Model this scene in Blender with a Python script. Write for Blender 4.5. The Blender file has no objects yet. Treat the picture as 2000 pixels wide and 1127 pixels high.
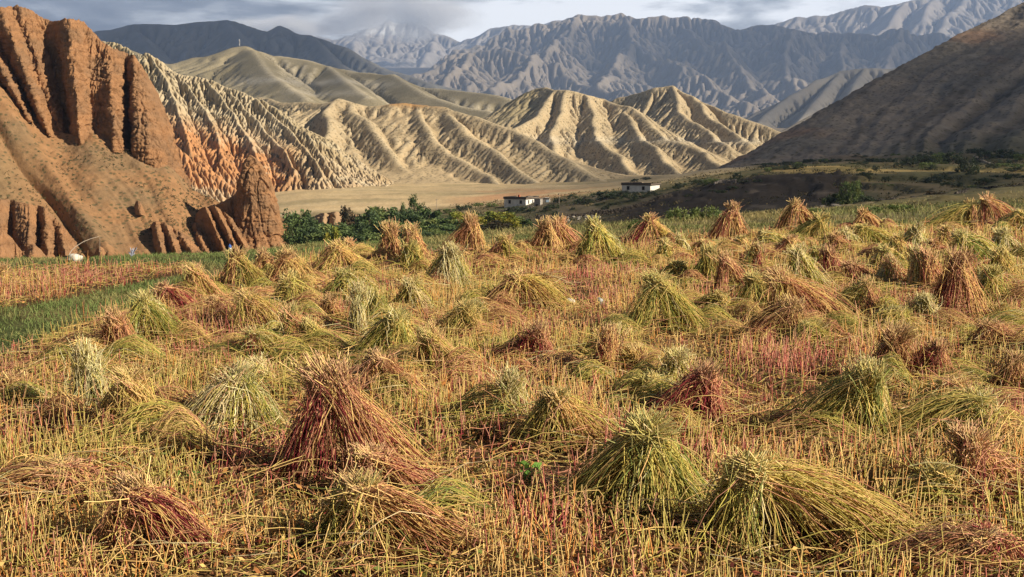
import bpy, math, random, time
import numpy as np
from math import radians, sin, cos, tan, atan, pi

_T0 = time.perf_counter()
def log(*a): print('[%.1fs]' % (time.perf_counter() - _T0), *a)

scene = bpy.context.scene
COL = scene.collection
# ------------------------------------------------------------------ camera
FPX, W0, H0, HORIZON, EYE = 2200.0, 2000.0, 1127.0, 290.0, 1.7
PITCH = atan((H0 / 2 - HORIZON) / FPX)
cam_d = bpy.data.cameras.new('camera')
cam_d.sensor_width = 36.0
cam_d.lens = FPX / W0 * 36.0
cam_d.clip_start = 0.1
cam_d.clip_end = 60000
cam = bpy.data.objects.new('camera', cam_d)
COL.objects.link(cam)
cam.location = (0, 0, EYE)
cam.rotation_euler = (pi / 2 - PITCH, 0, 0)
scene.camera = cam
# ------------------------------------------------------------------ light
SUN_EL, SUN_AZ = 30.0, 112.0         # azimuth measured clockwise from +Y (the view direction)
sun_d = bpy.data.lights.new('sun', 'SUN')
sun_d.energy = 5.0
sun_d.angle = radians(0.5)
sun_d.color = (1.0, 0.88, 0.70)
sun = bpy.data.objects.new('sun', sun_d)
COL.objects.link(sun)
sun.rotation_euler = (radians(90 - SUN_EL), 0, radians(180 - SUN_AZ) + 0.0)
SUNV = np.array([sin(radians(SUN_AZ)) * cos(radians(SUN_EL)), cos(radians(SUN_AZ)) * cos(radians(SUN_EL)), sin(radians(SUN_EL))])
from mathutils import Vector
sun.rotation_euler = Vector(SUNV).to_track_quat('Z', 'Y').to_euler()

world = bpy.data.worlds.new('World')
scene.world = world
world.use_nodes = True
wn, wl = world.node_tree.nodes, world.node_tree.links
wn.clear()
def wnode(t, **k):
    n = wn.new(t)
    for a, b in k.items(): setattr(n, a, b)
    return n
sky = wnode('ShaderNodeTexSky', sky_type='NISHITA', sun_disc=False)
sky.sun_elevation = radians(SUN_EL)
sky.sun_rotation = radians(SUN_AZ)
sky.altitude = 3500
sky_s = wnode('ShaderNodeVectorMath', operation='SCALE'); sky_s.inputs['Scale'].default_value = 0.055
wl.new(sky.outputs[0], sky_s.inputs[0])
tc = wnode('ShaderNodeTexCoord')
sep = wnode('ShaderNodeSeparateXYZ'); wl.new(tc.outputs['Generated'], sep.inputs[0])
def wmath(op, a, b=None, c=None):
    n = wnode('ShaderNodeMath', operation=op)
    for i, v in enumerate((a, b, c)):
        if v is None: continue
        if isinstance(v, (int, float)): n.inputs[i].default_value = v
        else: wl.new(v, n.inputs[i])
    return n.outputs[0]
az = wmath('ARCTAN2', sep.outputs[0], sep.outputs[1])
el = wmath('ARCSINE', sep.outputs[2])
comb = wnode('ShaderNodeCombineXYZ')
wl.new(wmath('MULTIPLY', az, 5.0), comb.inputs[0]); wl.new(wmath('MULTIPLY', el, 26.0), comb.inputs[1])
def wnoise(vec, scale, detail, rough=0.55, dist=0.0, off=None):
    n = wnode('ShaderNodeTexNoise'); n.inputs['Scale'].default_value = scale
    n.inputs['Detail'].default_value = detail; n.inputs['Roughness'].default_value = rough
    n.inputs['Distortion'].default_value = dist
    if off is not None:
        m = wnode('ShaderNodeVectorMath', operation='ADD'); wl.new(vec, m.inputs[0]); m.inputs[1].default_value = off
        vec = m.outputs[0]
    wl.new(vec, n.inputs['Vector'])
    return n.outputs['Fac']
def wramp(f, stops):
    r = wnode('ShaderNodeValToRGB'); wl.new(f, r.inputs[0])
    e = r.color_ramp.elements
    while len(e) < len(stops): e.new(0.5)
    for q, (p, c) in zip(e, stops):
        q.position = p; q.color = (*c, 1)
    return r.outputs[0]
# cloud tone: dark grey decks with pale lit streaks (real emission of the sky itself)
c1 = wnoise(comb.outputs[0], 1.1, 6, 0.55, 0.6, (3.1, 1.7, 0.0))
c2 = wnoise(comb.outputs[0], 3.2, 7, 0.6, 0.3, (9.0, 4.0, 2.0))
cmix = wmath('ADD', wmath('MULTIPLY', c1, 0.72), wmath('MULTIPLY', c2, 0.28))
# paler towards the cloud base over the far peaks straight ahead
bump = wmath('MINIMUM', wmath('MAXIMUM', wmath('MULTIPLY', wmath('ADD', az, 0.24), 5.0), 0.0), 1.0)
low = wmath('MAXIMUM', wmath('SUBTRACT', 1.0, wmath('MULTIPLY', wmath('ABSOLUTE', wmath('SUBTRACT', el, 0.112)), 26.0)), 0.0)
core = wmath('MAXIMUM', wmath('SUBTRACT', 1.0, wmath('MULTIPLY', wmath('ABSOLUTE', wmath('ADD', az, 0.045)), 7.0)), 0.0)
cm2 = wmath('ADD', wmath('ADD', wmath('MULTIPLY', wmath('SUBTRACT', cmix, 0.5), 1.5), 0.47), wmath('MULTIPLY', wmath('MULTIPLY', low, wmath('ADD', bump, core)), 0.24))
ctone = wramp(cm2, [(0.38, (0.12, 0.132, 0.155)), (0.48, (0.22, 0.235, 0.26)), (0.57, (0.48, 0.495, 0.51)), (0.70, (1.0, 1.0, 1.0))])
# cover: nearly all cloud near the horizon, open blue higher up
cov = wnoise(comb.outputs[0], 0.5, 4, 0.5, 0.2, (0.7, 5.0, 1.0))
hi = wmath('MINIMUM', wmath('MAXIMUM', wmath('MULTIPLY', wmath('SUBTRACT', el, 0.35), 2.0), 0.0), 0.75)
covf = wmath('SUBTRACT', 1.0, hi)
mx = wnode('ShaderNodeMix', data_type='RGBA')
# the unseen sky overhead is dimmed to weaken the fill light
under = wmath('SUBTRACT', 1.0, wmath('MULTIPLY', wmath('MINIMUM', wmath('MAXIMUM', wmath('MULTIPLY', wmath('SUBTRACT', el, 0.15), 6.0), 0.0), 1.0), 0.80))
dk = wnode('ShaderNodeVectorMath', operation='SCALE'); wl.new(ctone, dk.inputs[0]); wl.new(under, dk.inputs['Scale'])
wl.new(covf, mx.inputs['Factor']); wl.new(sky_s.outputs[0], mx.inputs['A']); wl.new(dk.outputs[0], mx.inputs['B'])
bg = wnode('ShaderNodeBackground'); bg.inputs['Strength'].default_value = 1.0
wl.new(mx.outputs['Result'], bg.inputs['Color'])
wo = wnode('ShaderNodeOutputWorld'); wl.new(bg.outputs[0], wo.inputs[0])

scene.view_settings.view_transform = 'Standard'
scene.view_settings.look = 'None'
scene.view_settings.exposure = 0.75
scene.view_settings.gamma = 1.0
scene.view_settings.use_curve_mapping = False
scene.render.engine = 'CYCLES'
scene.cycles.use_denoising = True
scene.cycles.max_bounces = 5
scene.cycles.diffuse_bounces = 2
scene.cycles.glossy_bounces = 1
scene.cycles.transmission_bounces = 2
scene.cycles.transparent_max_bounces = 8
scene.cycles.volume_bounces = 2
scene.cycles.caustics_reflective = False
scene.cycles.caustics_refractive = False

# ------------------------------------------------------------------ projection helpers
CT, ST = cos(PITCH), sin(PITCH)
def P(px, py, D):
    """world point at forward distance D seen at photo pixel (px, py)"""
    px, py, D = np.asarray(px, float), np.asarray(py, float), np.asarray(D, float)
    u, v = (px - W0 / 2) / FPX, (H0 / 2 - py) / FPX
    dy, dz = CT + v * ST, -ST + v * CT
    t = D / dy
    return np.stack([u * t, D + 0 * u, EYE + dz * t], -1)
def tanel(py):
    v = (H0 / 2 - np.asarray(py, float)) / FPX
    return (-ST + v * CT) / (CT + v * ST)
def flatD(py): return -EYE / tanel(py)

# ------------------------------------------------------------------ noise
_rs = np.random.RandomState(7)
_perm = np.concatenate([_rs.permutation(256)] * 3)
_g3 = _rs.normal(size=(256, 3)); _g3 /= np.linalg.norm(_g3, axis=1)[:, None]
def perlin(x, y, z=0.0):
    x, y, z = np.broadcast_arrays(np.asarray(x, float), np.asarray(y, float), np.asarray(z, float))
    xi, yi, zi = np.floor(x).astype(np.int64), np.floor(y).astype(np.int64), np.floor(z).astype(np.int64)
    xf, yf, zf = x - xi, y - yi, z - zi
    u, v, w = [f * f * f * (f * (f * 6 - 15) + 10) for f in (xf, yf, zf)]
    r = 0
    for dx in (0, 1):
        for dy in (0, 1):
            for dz in (0, 1):
                h = _perm[_perm[_perm[(xi + dx) & 255] + ((yi + dy) & 255)] + ((zi + dz) & 255)]
                g = _g3[h]
                d = g[..., 0] * (xf - dx) + g[..., 1] * (yf - dy) + g[..., 2] * (zf - dz)
                r = r + d * (u if dx else 1 - u) * (v if dy else 1 - v) * (w if dz else 1 - w)
    return r * 1.5
def fbm(x, y, z=0.0, o=4, gain=0.5, lac=2.03):
    a, f, r = 1.0, 1.0, 0
    for i in range(o):
        r = r + a * perlin(x * f + 17.3 * i, y * f - 9.1 * i, np.asarray(z) * f + 3.7 * i)
        a *= gain; f *= lac
    return r
def ridged(x, y, z=0.0, o=4, gain=0.5, lac=2.03):
    a, f, r, t = 1.0, 1.0, 0, 0
    for i in range(o):
        r = r + a * (1 - np.abs(perlin(x * f + 11.3 * i, y * f + 5.1 * i, np.asarray(z) * f + 7.7 * i)) * 1.6)
        t += a; a *= gain; f *= lac
    return r / t
def smooth(a, b, x):
    t = np.clip((np.asarray(x, float) - a) / (b - a), 0, 1)
    return t * t * (3 - 2 * t)
def mixc(a, b, t):
    return np.asarray(a) * (1 - t)[..., None] + np.asarray(b) * t[..., None]
def inpoly(x, y, poly):
    x, y = np.asarray(x, float), np.asarray(y, float)
    r = np.zeros(x.shape, bool)
    n = len(poly)
    for i in range(n):
        x0, y0 = poly[i]; x1, y1 = poly[(i + 1) % n]
        c = ((y0 > y) != (y1 > y))
        with np.errstate(divide='ignore', invalid='ignore'):
            r ^= c & (x < (x1 - x0) * (y - y0) / (y1 - y0 + 1e-12) + x0)
    return r

# ------------------------------------------------------------------ mesh building
def build(name, V, Fs, mat, col=None, smooth_=True, parent=None, link=True):
    """V (n,3); Fs list of (m,k) index arrays; col (n,3) per-vertex base colour of the thing"""
    V = np.ascontiguousarray(V, np.float32)
    Fs = [np.asarray(f, np.int32) for f in (Fs if isinstance(Fs, (list, tuple)) else [Fs]) if len(f)]
    me = bpy.data.meshes.new(name)
    me.vertices.add(len(V)); me.vertices.foreach_set('co', V.ravel())
    loops = np.concatenate([f.ravel() for f in Fs])
    tot = np.concatenate([np.full(len(f), f.shape[1], np.int32) for f in Fs])
    start = np.concatenate([[0], np.cumsum(tot)[:-1]]).astype(np.int32)
    me.loops.add(len(loops)); me.loops.foreach_set('vertex_index', loops)
    me.polygons.add(len(tot)); me.polygons.foreach_set('loop_start', start)
    me.polygons.foreach_set('use_smooth', np.full(len(tot), bool(smooth_)))
    if col is not None:
        a = me.attributes.new('col', 'FLOAT_COLOR', 'POINT')
        c = np.ones((len(V), 4), np.float32); c[:, :3] = np.clip(col, 0, 1)
        a.data.foreach_set('color', c.ravel())
    me.update(calc_edges=True)
    me.validate()
    me.materials.append(mat)
    ob = bpy.data.objects.new(name, me)
    if link: COL.objects.link(ob)
    if parent is not None: ob.parent = parent
    return ob
def gridfaces(nr, nc, base=0):
    i = np.arange(nr * nc).reshape(nr, nc) + base
    return np.stack([i[:-1, :-1], i[:-1, 1:], i[1:, 1:], i[1:, :-1]], -1).reshape(-1, 4)
def thing(name, label, cat, loc=(0, 0, 0), group=None, rotz=0):
    o = bpy.data.objects.new(name, None); COL.objects.link(o)
    o.location = loc; o.rotation_euler = (0, 0, rotz); o.empty_display_size = 0.3
    o['label'] = label; o['category'] = cat
    if group: o['group'] = group
    return o
def tag(o, label=None, cat=None, group=None, kind=None):
    if label: o['label'] = label
    if cat: o['category'] = cat
    if group: o['group'] = group
    if kind: o['kind'] = kind
    return o
def tubes(pts, rad, sides=3, cap=False):
    """pts (n,k,3), rad (n,k) -> V, F of n tapered tubes"""
    n, k, _ = pts.shape
    t = np.gradient(pts, axis=1); t /= np.linalg.norm(t, axis=2, keepdims=True) + 1e-9
    ref = np.where(np.abs(t[..., 2:3]) > 0.9, np.array([1.0, 0, 0]), np.array([0, 0, 1.0]))
    a = np.cross(t, ref); a /= np.linalg.norm(a, axis=2, keepdims=True) + 1e-9
    b = np.cross(t, a)
    th = np.arange(sides) * 2 * pi / sides
    off = a[:, :, None, :] * np.cos(th)[None, None, :, None] + b[:, :, None, :] * np.sin(th)[None, None, :, None]
    V = pts[:, :, None, :] + off * rad[:, :, None, None]
    idx = np.arange(n * k * sides).reshape(n, k, sides)
    nx = np.roll(idx, -1, axis=2)
    F = np.stack([idx[:, :-1], nx[:, :-1], nx[:, 1:], idx[:, 1:]], -1).reshape(-1, 4)
    return V.reshape(-1, 3), F
def boxes(cs, hs, rot=None, jit=0.0, rs=None):
    """n boxes, centres (n,3), half sizes (n,3), z rotation (n)"""
    cs, hs = np.asarray(cs, float).reshape(-1, 3), np.asarray(hs, float).reshape(-1, 3)
    n = len(cs)
    c = np.array([[-1, -1, -1], [1, -1, -1], [1, 1, -1], [-1, 1, -1], [-1, -1, 1], [1, -1, 1], [1, 1, 1], [-1, 1, 1]], float)
    v = c[None] * hs[:, None]
    if jit: v = v * (1 + (rs or np.random).uniform(-jit, jit, v.shape))
    if rot is not None:
        r = np.broadcast_to(np.asarray(rot, float), (n,))
        cr, sr = np.cos(r)[:, None], np.sin(r)[:, None]
        v = np.stack([v[..., 0] * cr - v[..., 1] * sr, v[..., 0] * sr + v[..., 1] * cr, v[..., 2]], -1)
    v = v + cs[:, None]
    f = np.array([[0, 3, 2, 1], [4, 5, 6, 7], [0, 1, 5, 4], [1, 2, 6, 5], [2, 3, 7, 6], [3, 0, 4, 7]])
    F = (f[None] + (np.arange(n) * 8)[:, None, None]).reshape(-1, 4)
    return v.reshape(-1, 3), F

# ------------------------------------------------------------------ materials
def material(name, base=None, rough=0.9, var=0.25, vscale=2.0, bump=0.0, bscale=3.0, speck=None, attr=True, spec=0.15, transl=0.0, bdetail=5, strata=None):
    m = bpy.data.materials.new(name); m.use_nodes = True
    N, L = m.node_tree.nodes, m.node_tree.links
    N.clear()
    out = N.new('ShaderNodeOutputMaterial'); bs = N.new('ShaderNodeBsdfPrincipled')
    bs.inputs['Roughness'].default_value = rough
    bs.inputs['Specular IOR Level'].default_value = spec
    L.new(bs.outputs[0], out.inputs[0])
    co = N.new('ShaderNodeTexCoord').outputs['Object']
    if attr:
        a = N.new('ShaderNodeAttribute'); a.attribute_name = 'col'; c = a.outputs['Color']
    else:
        a = N.new('ShaderNodeRGB'); a.outputs[0].default_value = (*base, 1); c = a.outputs[0]
    if var:
        n = N.new('ShaderNodeTexNoise'); n.inputs['Scale'].default_value = vscale; n.inputs['Detail'].default_value = 6
        n.inputs['Roughness'].default_value = 0.65
        L.new(co, n.inputs['Vector'])
        mr = N.new('ShaderNodeMapRange'); mr.inputs['From Min'].default_value = 0.25; mr.inputs['From Max'].default_value = 0.75
        mr.inputs['To Min'].default_value = 1 - var; mr.inputs['To Max'].default_value = 1 + var
        L.new(n.outputs['Fac'], mr.inputs[0])
        mu = N.new('ShaderNodeVectorMath'); mu.operation = 'SCALE'; L.new(c, mu.inputs[0]); L.new(mr.outputs[0], mu.inputs['Scale'])
        c = mu.outputs[0]
    if strata:
        sc, amt = strata
        mp = N.new('ShaderNodeMapping'); mp.inputs['Scale'].default_value = (0.02 * sc, 0.02 * sc, sc); L.new(co, mp.inputs['Vector'])
        n = N.new('ShaderNodeTexNoise'); n.inputs['Scale'].default_value = 1.0; n.inputs['Detail'].default_value = 5; L.new(mp.outputs[0], n.inputs['Vector'])
        mr = N.new('ShaderNodeMapRange'); mr.inputs['From Min'].default_value = 0.3; mr.inputs['From Max'].default_value = 0.7
        mr.inputs['To Min'].default_value = 1 - amt; mr.inputs['To Max'].default_value = 1 + amt; L.new(n.outputs['Fac'], mr.inputs[0])
        mu = N.new('ShaderNodeVectorMath'); mu.operation = 'SCALE'; L.new(c, mu.inputs[0]); L.new(mr.outputs[0], mu.inputs['Scale'])
        c = mu.outputs[0]
    if speck:
        sc, thr, colr, cover = speck
        vo = N.new('ShaderNodeTexVoronoi'); vo.inputs['Scale'].default_value = sc; L.new(co, vo.inputs['Vector'])
        n2 = N.new('ShaderNodeTexNoise'); n2.inputs['Scale'].default_value = sc * 0.06; n2.inputs['Detail'].default_value = 3; L.new(co, n2.inputs['Vector'])
        ad = N.new('ShaderNodeMath'); ad.operation = 'MULTIPLY_ADD'; L.new(n2.outputs['Fac'], ad.inputs[0]); ad.inputs[1].default_value = -cover; L.new(vo.outputs['Distance'], ad.inputs[2])
        mr = N.new('ShaderNodeMapRange'); L.new(ad.outputs[0], mr.inputs[0])
        mr.inputs['From Min'].default_value = thr - 0.08; mr.inputs['From Max'].default_value = thr + 0.08
        mr.inputs['To Min'].default_value = 0.75; mr.inputs['To Max'].default_value = 0.0
        mx = N.new('ShaderNodeMix'); mx.data_type = 'RGBA'; L.new(mr.outputs[0], mx.inputs['Factor']); L.new(c, mx.inputs['A']); mx.inputs['B'].default_value = (*colr, 1)
        c = mx.outputs['Result']
    L.new(c, bs.inputs['Base Color'])
    if bump:
        n = N.new('ShaderNodeTexNoise'); n.inputs['Scale'].default_value = bscale; n.inputs['Detail'].default_value = bdetail; n.inputs['Roughness'].default_value = 0.65
        L.new(co, n.inputs['Vector'])
        b = N.new('ShaderNodeBump'); b.inputs['Strength'].default_value = 1.0; b.inputs['Distance'].default_value = bump
        L.new(n.outputs['Fac'], b.inputs['Height']); L.new(b.outputs[0], bs.inputs['Normal'])
    if transl:
        tr = N.new('ShaderNodeBsdfTranslucent'); L.new(c, tr.inputs['Color'])
        mi = N.new('ShaderNodeMixShader'); mi.inputs[0].default_value = transl
        L.new(bs.outputs[0], mi.inputs[1]); L.new(tr.outputs[0], mi.inputs[2]); L.new(mi.outputs[0], out.inputs[0])
    return m
# ================================================================== GROUND
_cols = np.array([-1200, -400, 0, 300, 600, 800, 1000, 1200, 1400, 1600, 1800, 2000, 2400, 3200], float)
_fl = lambda D: 563.5 - FPX * tan(PITCH + math.atan2(-EYE, D))
_tab = [
 (0.8,  [_fl(0.8)] * 14), (3, [_fl(3)] * 14), (8, [_fl(8)] * 14), (14, [_fl(14)] * 14),
 (18,  [512, 509, 505, 499, 498, 498, 498, 498, 498, 498, 498, 498, 498, 498]),
 (22,  [550, 540, 530, 512, 477, 471, 465, 462, 460, 459, 458, 457, 455, 452]),
 (26,  [600, 580, 560, 535, 494, 475, 458, 450, 441, 436, 434, 431, 428, 420]),
 (30,  [620, 600, 580, 550, 503, 480, 457, 447, 434, 424, 418, 414, 408, 395]),
 (60,  [640, 630, 610, 580, 520, 488, 463, 446, 431, 419, 405, 390, 372, 350]),
 (120, [640, 620, 600, 570, 520, 490, 468, 450, 430, 413, 396, 376, 345, 310]),
 (180, [620, 600, 575, 550, 505, 480, 460, 446, 424, 410, 386, 363, 325, 290]),
 (230, [590, 570, 550, 530, 488, 466, 452, 440, 416, 405, 376, 354, 305, 270]),
 (300, [540, 525, 510, 490, 460, 444, 433, 418, 352, 333, 345, 336, 290, 250]),
 (335, [525, 510, 498, 482, 452, 435, 418, 381, 346, 327, 334, 326, 280, 240]),
 (365, [510, 495, 485, 470, 432, 424, 402, 375, 341, 322, 325, 316, 270, 230]),
 (450, [480, 470, 460, 438, 402, 398, 387, 369, 333, 318, 308, 298, 250, 210]),
 (600, [455, 450, 440, 408, 366, 368, 367, 357, 330, 308, 285, 265, 225, 190]),
 (800, [440, 430, 420, 390, 350, 350, 348, 346, 340, 315, 290, 270, 230, 200]),
 (1100, [420, 410, 400, 375, 342, 340, 340, 341, 342, 325, 300, 280, 250, 230]),
 (1500, [385, 375, 365, 350, 338, 332, 332, 336, 338, 318, 290, 275, 240, 220]),
 (1800, [330, 320, 300, 280, 262, 252, 245, 240, 250, 268, 275, 270, 240, 220]),
 (2500, [230, 220, 210, 200, 205, 215, 220, 225, 240, 258, 262, 255, 230, 200]),
 (6000, [180, 180, 180, 180, 200, 215, 225, 235, 250, 250, 245, 220, 200, 180]), (14500, [130] * 14)]
_lD = np.log([r[0] for r in _tab]); _tv = np.array([tanel(np.array(r[1], float)) for r in _tab])
_flat = lambda D: -EYE / D
_U = np.linspace(-1.0, 1.0, 241); _LN = np.linspace(log_ := math.log(0.8), math.log(14500), 420)
_cu = (_cols - 1000) / FPX
_t1 = np.stack([np.interp(_U, _cu, r) for r in _tv])                       # rows x U
# interpolate the offset from the flat field, so that the near field stays flat
_t1 = _t1 - (-EYE / np.exp(_lD))[:, None]
_t2 = np.stack([np.interp(_LN, _lD, _t1[:, j]) for j in range(len(_U))], 1)
def _blur(a, n, ax):
    for _ in range(n):
        p = np.concatenate([np.take(a, [0], ax), a, np.take(a, [-1], ax)], ax)
        s = a.shape[ax]
        a = (np.take(p, range(0, s), ax) + 2 * np.take(p, range(1, s + 1), ax) + np.take(p, range(2, s + 2), ax)) / 4
    return a
_t2 = _blur(_blur(_t2, 9, 1), 5, 0)
def gz(x, y, noise=True):
    x, y = np.asarray(x, float), np.maximum(np.asarray(y, float), 0.8)
    u, l = x / y, np.log(y)
    fi = np.clip((u - _U[0]) / (_U[1] - _U[0]), 0, len(_U) - 1.001); fj = np.clip((l - _LN[0]) / (_LN[1] - _LN[0]), 0, len(_LN) - 1.001)
    i, j = fi.astype(int), fj.astype(int); a, b = fi - i, fj - j
    e = (_t2[j, i] * (1 - a) + _t2[j, i + 1] * a) * (1 - b) + (_t2[j + 1, i] * (1 - a) + _t2[j + 1, i + 1] * a) * b
    z = EYE + (e - EYE / y) * y
    if noise:
        z = z + 0.05 * fbm(x * 0.7, y * 0.7, 0, 3)
        f = smooth(24, 60, y)
        z = z + f * (0.25 * fbm(x * 0.12, y * 0.12, 5, 4) + smooth(100, 400, y) * 0.9 * fbm(x * 0.03, y * 0.03, 9, 5))
    return z
def ppx(x, y): return 1000 + FPX * np.asarray(x) / np.asarray(y)        # photo column of a ground point
def prow(x, y, z):
    e = (np.asarray(z) - EYE) / np.asarray(y)                            # tan elevation -> photo row
    th = np.arctan(e) + PITCH
    return H0 / 2 - FPX * np.tan(th)
def on_ground(px, py, d0=4.0, d1=900.0):
    """first ground point seen at a photo pixel"""
    d = np.exp(np.linspace(math.log(d0), math.log(d1), 1600))
    p = P(np.full_like(d, px), np.full_like(d, py), d)
    below = p[:, 2] <= gz(p[:, 0], p[:, 1], False)
    k = int(np.argmax(below)) if below.any() else len(d) - 1
    return np.array([p[k, 0], p[k, 1], float(gz(p[k, 0], p[k, 1]))])

# zones of the near field, in photo pixels over the flat field (a plan drawn on the ground)
STUB = [(-900, 940), (-300, 760), (0, 696), (100, 656), (230, 614), (340, 582), (400, 556), (430, 540), (520, 522), (650, 502), (740, 498), (870, 500), (950, 490), (1030, 484), (1250, 472), (1400, 463), (1520, 458), (1660, 452), (1830, 446), (2000, 442), (2600, 436), (2900, 600), (2900, 1700), (-900, 1700)]
ISLAND = [(-500, 522), (0, 524), (130, 520), (370, 522), (395, 528), (330, 540), (220, 559), (100, 586), (0, 609), (-500, 690)]
def rowflat(x, y): return prow(x, y, 0 * np.asarray(x, float))
def in_stub(x, y):
    px, py = ppx(x, y), rowflat(x, y)
    px = px + 14 * perlin(x * 0.9, y * 0.9, 2.0); py = py + 8 * perlin(x * 0.9, y * 0.9, 8.0)
    return inpoly(px, py, STUB), inpoly(px, py, ISLAND)

EDGE = np.concatenate([np.linspace(-1.0, -0.56, 90, endpoint=False), np.linspace(-0.56, 0.56, 760, endpoint=False), np.linspace(0.56, 1.0, 90)])
_ds = np.concatenate([np.exp(np.linspace(math.log(0.8), math.log(35), 210, endpoint=False)), np.exp(np.linspace(math.log(35), math.log(1300), 330, endpoint=False)), np.exp(np.linspace(math.log(1300), math.log(14500), 90))])
Yg, Ug = np.meshgrid(_ds, EDGE, indexing='ij'); Xg = Ug * Yg
Zg = gz(Xg, Yg)
pxg = ppx(Xg, Yg)
# eroded earth bank below the terraces
bank = smooth(235, 262, Yg) * (1 - smooth(300, 320, Yg)) * smooth(1150, 1260, pxg) * (1 - smooth(1640, 1760, pxg))
Zg = Zg + bank * 2.6 * (ridged(Xg * 0.07, Yg * 0.05, 3, 5) - 0.6)
# stepped terraces on the far fields
ter = smooth(40, 60, Yg) * smooth(1500, 1700, pxg) * (1 - smooth(420, 520, Yg))
st = 1.6; q = Zg / st + 0.35 * fbm(Xg * 0.02, Yg * 0.02, 4, 3)
fr = q - np.floor(q)
Zg = Zg + ter * st * (smooth(0.35, 0.65, fr) - fr) * 0.75
n1, n2, n3 = fbm(Xg * 0.5, Yg * 0.5, 1, 4), fbm(Xg * 0.06, Yg * 0.06, 2, 5), fbm(Xg * 0.012, Yg * 0.02, 3, 4)
cg = np.empty(Xg.shape + (3,)); cg[:] = (0.085, 0.050, 0.025)
cg = mixc(cg, (0.17, 0.10, 0.047), smooth(-0.1, 0.6, n1))
ins, isl = in_stub(Xg, Yg)
grassy = (~(ins | isl)) & (Yg > 3)
gcol = mixc(np.broadcast_to((0.06, 0.07, 0.026), cg.shape), (0.16, 0.13, 0.055), smooth(-0.3, 0.5, n1))
cg = mixc(cg, gcol, grassy.astype(float))
beyond = smooth(23, 34, Yg)
bcol = mixc(np.broadcast_to((0.115, 0.095, 0.045), cg.shape), (0.06, 0.066, 0.026), smooth(-0.15, 0.35, n2))
bcol = mixc(bcol, (0.21, 0.165, 0.085), smooth(0.1, 0.6, fbm(Xg * 0.05, Yg * 0.05, 12, 4)) * 0.8)
cg = mixc(cg, bcol, beyond)
# terraces: patchwork of dry and greener plots
plot = fbm(np.floor(q) * 1.7 + Xg * 0.012, Yg * 0.008, 6, 2)
tcol = mixc(np.broadcast_to((0.17, 0.13, 0.07), cg.shape), (0.095, 0.085, 0.042), smooth(-0.25, 0.25, plot))
tcol = mixc(tcol, (0.26, 0.19, 0.075), smooth(0.35, 0.55, plot))
tcol = mixc(tcol, (0.05, 0.05, 0.022), smooth(0.68, 0.5, np.abs(fr - 0.5) * 2 + 0.3) * 0.6)
cg = mixc(cg, tcol, smooth(45, 90, Yg) * smooth(1350, 1560, pxg))
# bank earth, its shade painted in, and the trampled ground by the houses
bkc = mixc(np.broadcast_to((0.042, 0.033, 0.025), cg.shape), (0.15, 0.12, 0.09), smooth(0.3, 0.75, fbm(Xg * 0.16, Yg * 0.07, 21, 5)) * 0.6)
bkm = np.clip(smooth(205, 240, Yg) * (1 - smooth(296, 310, Yg)) * smooth(1130, 1230, pxg) * (1 - smooth(1630, 1700, pxg)), 0, 1)
cg = mixc(cg, bkc, bkm)
hsm = smooth(285, 310, Yg) * (1 - smooth(372, 400, Yg)) * smooth(1000, 1060, pxg) * (1 - smooth(1230, 1330, pxg))
hcol = mixc(np.broadcast_to((0.13, 0.105, 0.065), cg.shape), (0.07, 0.066, 0.032), smooth(-0.1, 0.3, fbm(Xg * 0.08, Yg * 0.08, 31, 4)))
cg = mixc(cg, hcol, hsm)
cg = mixc(cg, (0.20, 0.165, 0.125), smooth(1300, 1500, Yg))
# valley plain
plain = smooth(365, 430, Yg) * (1 - smooth(1420, 1500, pxg)) * (1 - smooth(1300, 1500, Yg))
pcol = mixc(np.broadcast_to((0.50, 0.37, 0.20), cg.shape), (0.36, 0.28, 0.15), smooth(-0.3, 0.5, n3))
streak = smooth(0.05, 0.5, fbm(Xg * 0.01 + 0.3 * fbm(Xg * 0.02, Yg * 0.02, 4, 3), Yg * 0.035, 17, 4))
pcol = mixc(pcol, (0.58, 0.44, 0.25), streak * 0.7)
orange = smooth(0.0, 0.35, fbm(Xg * 0.018, Yg * 0.02, 14, 3) + 0.25) * smooth(840, 960, pxg) * (1 - smooth(1080, 1250, pxg)) * (1 - smooth(520, 600, Yg))
pcol = mixc(pcol, (0.48, 0.26, 0.13), orange * 0.8)
cg = mixc(cg, pcol, plain)
M_GROUND = material('ground_soil', var=0.30, vscale=0.9, bump=0.05, bscale=2.5, rough=0.95, spec=0.05)
gr = build('ground', np.stack([Xg, Yg, Zg], -1).reshape(-1, 3), gridfaces(*Xg.shape), M_GROUND, cg.reshape(-1, 3))
tag(gr, kind='structure')
log('ground')

# ================================================================== PATCHES (cliffs, talus) FROM CONTROL POINTS
def cr_resample(a, n, axis):
    """Catmull-Rom resample of an array along an axis to n samples"""
    a = np.moveaxis(np.asarray(a, float), axis, 0); m = len(a)
    t = np.linspace(0, m - 1, n); i = np.minimum(t.astype(int), m - 2); f = (t - i)
    g = lambda k: a[np.clip(i + k, 0, m - 1)]
    f = f.reshape((-1,) + (1,) * (a.ndim - 1))
    p0, p1, p2, p3 = g(-1), g(0), g(1), g(2)
    r = 0.5 * (2 * p1 + (p2 - p0) * f + (2 * p0 - 5 * p1 + 4 * p2 - p3) * f * f + (3 * p1 - p0 - 3 * p2 + p3) * f ** 3)
    return np.moveaxis(r, 0, axis)
def gnormals(V):
    du = np.gradient(V, axis=1); dv = np.gradient(V, axis=0)
    n = np.cross(du, dv); return n / (np.linalg.norm(n, axis=-1, keepdims=True) + 1e-9)
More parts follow.
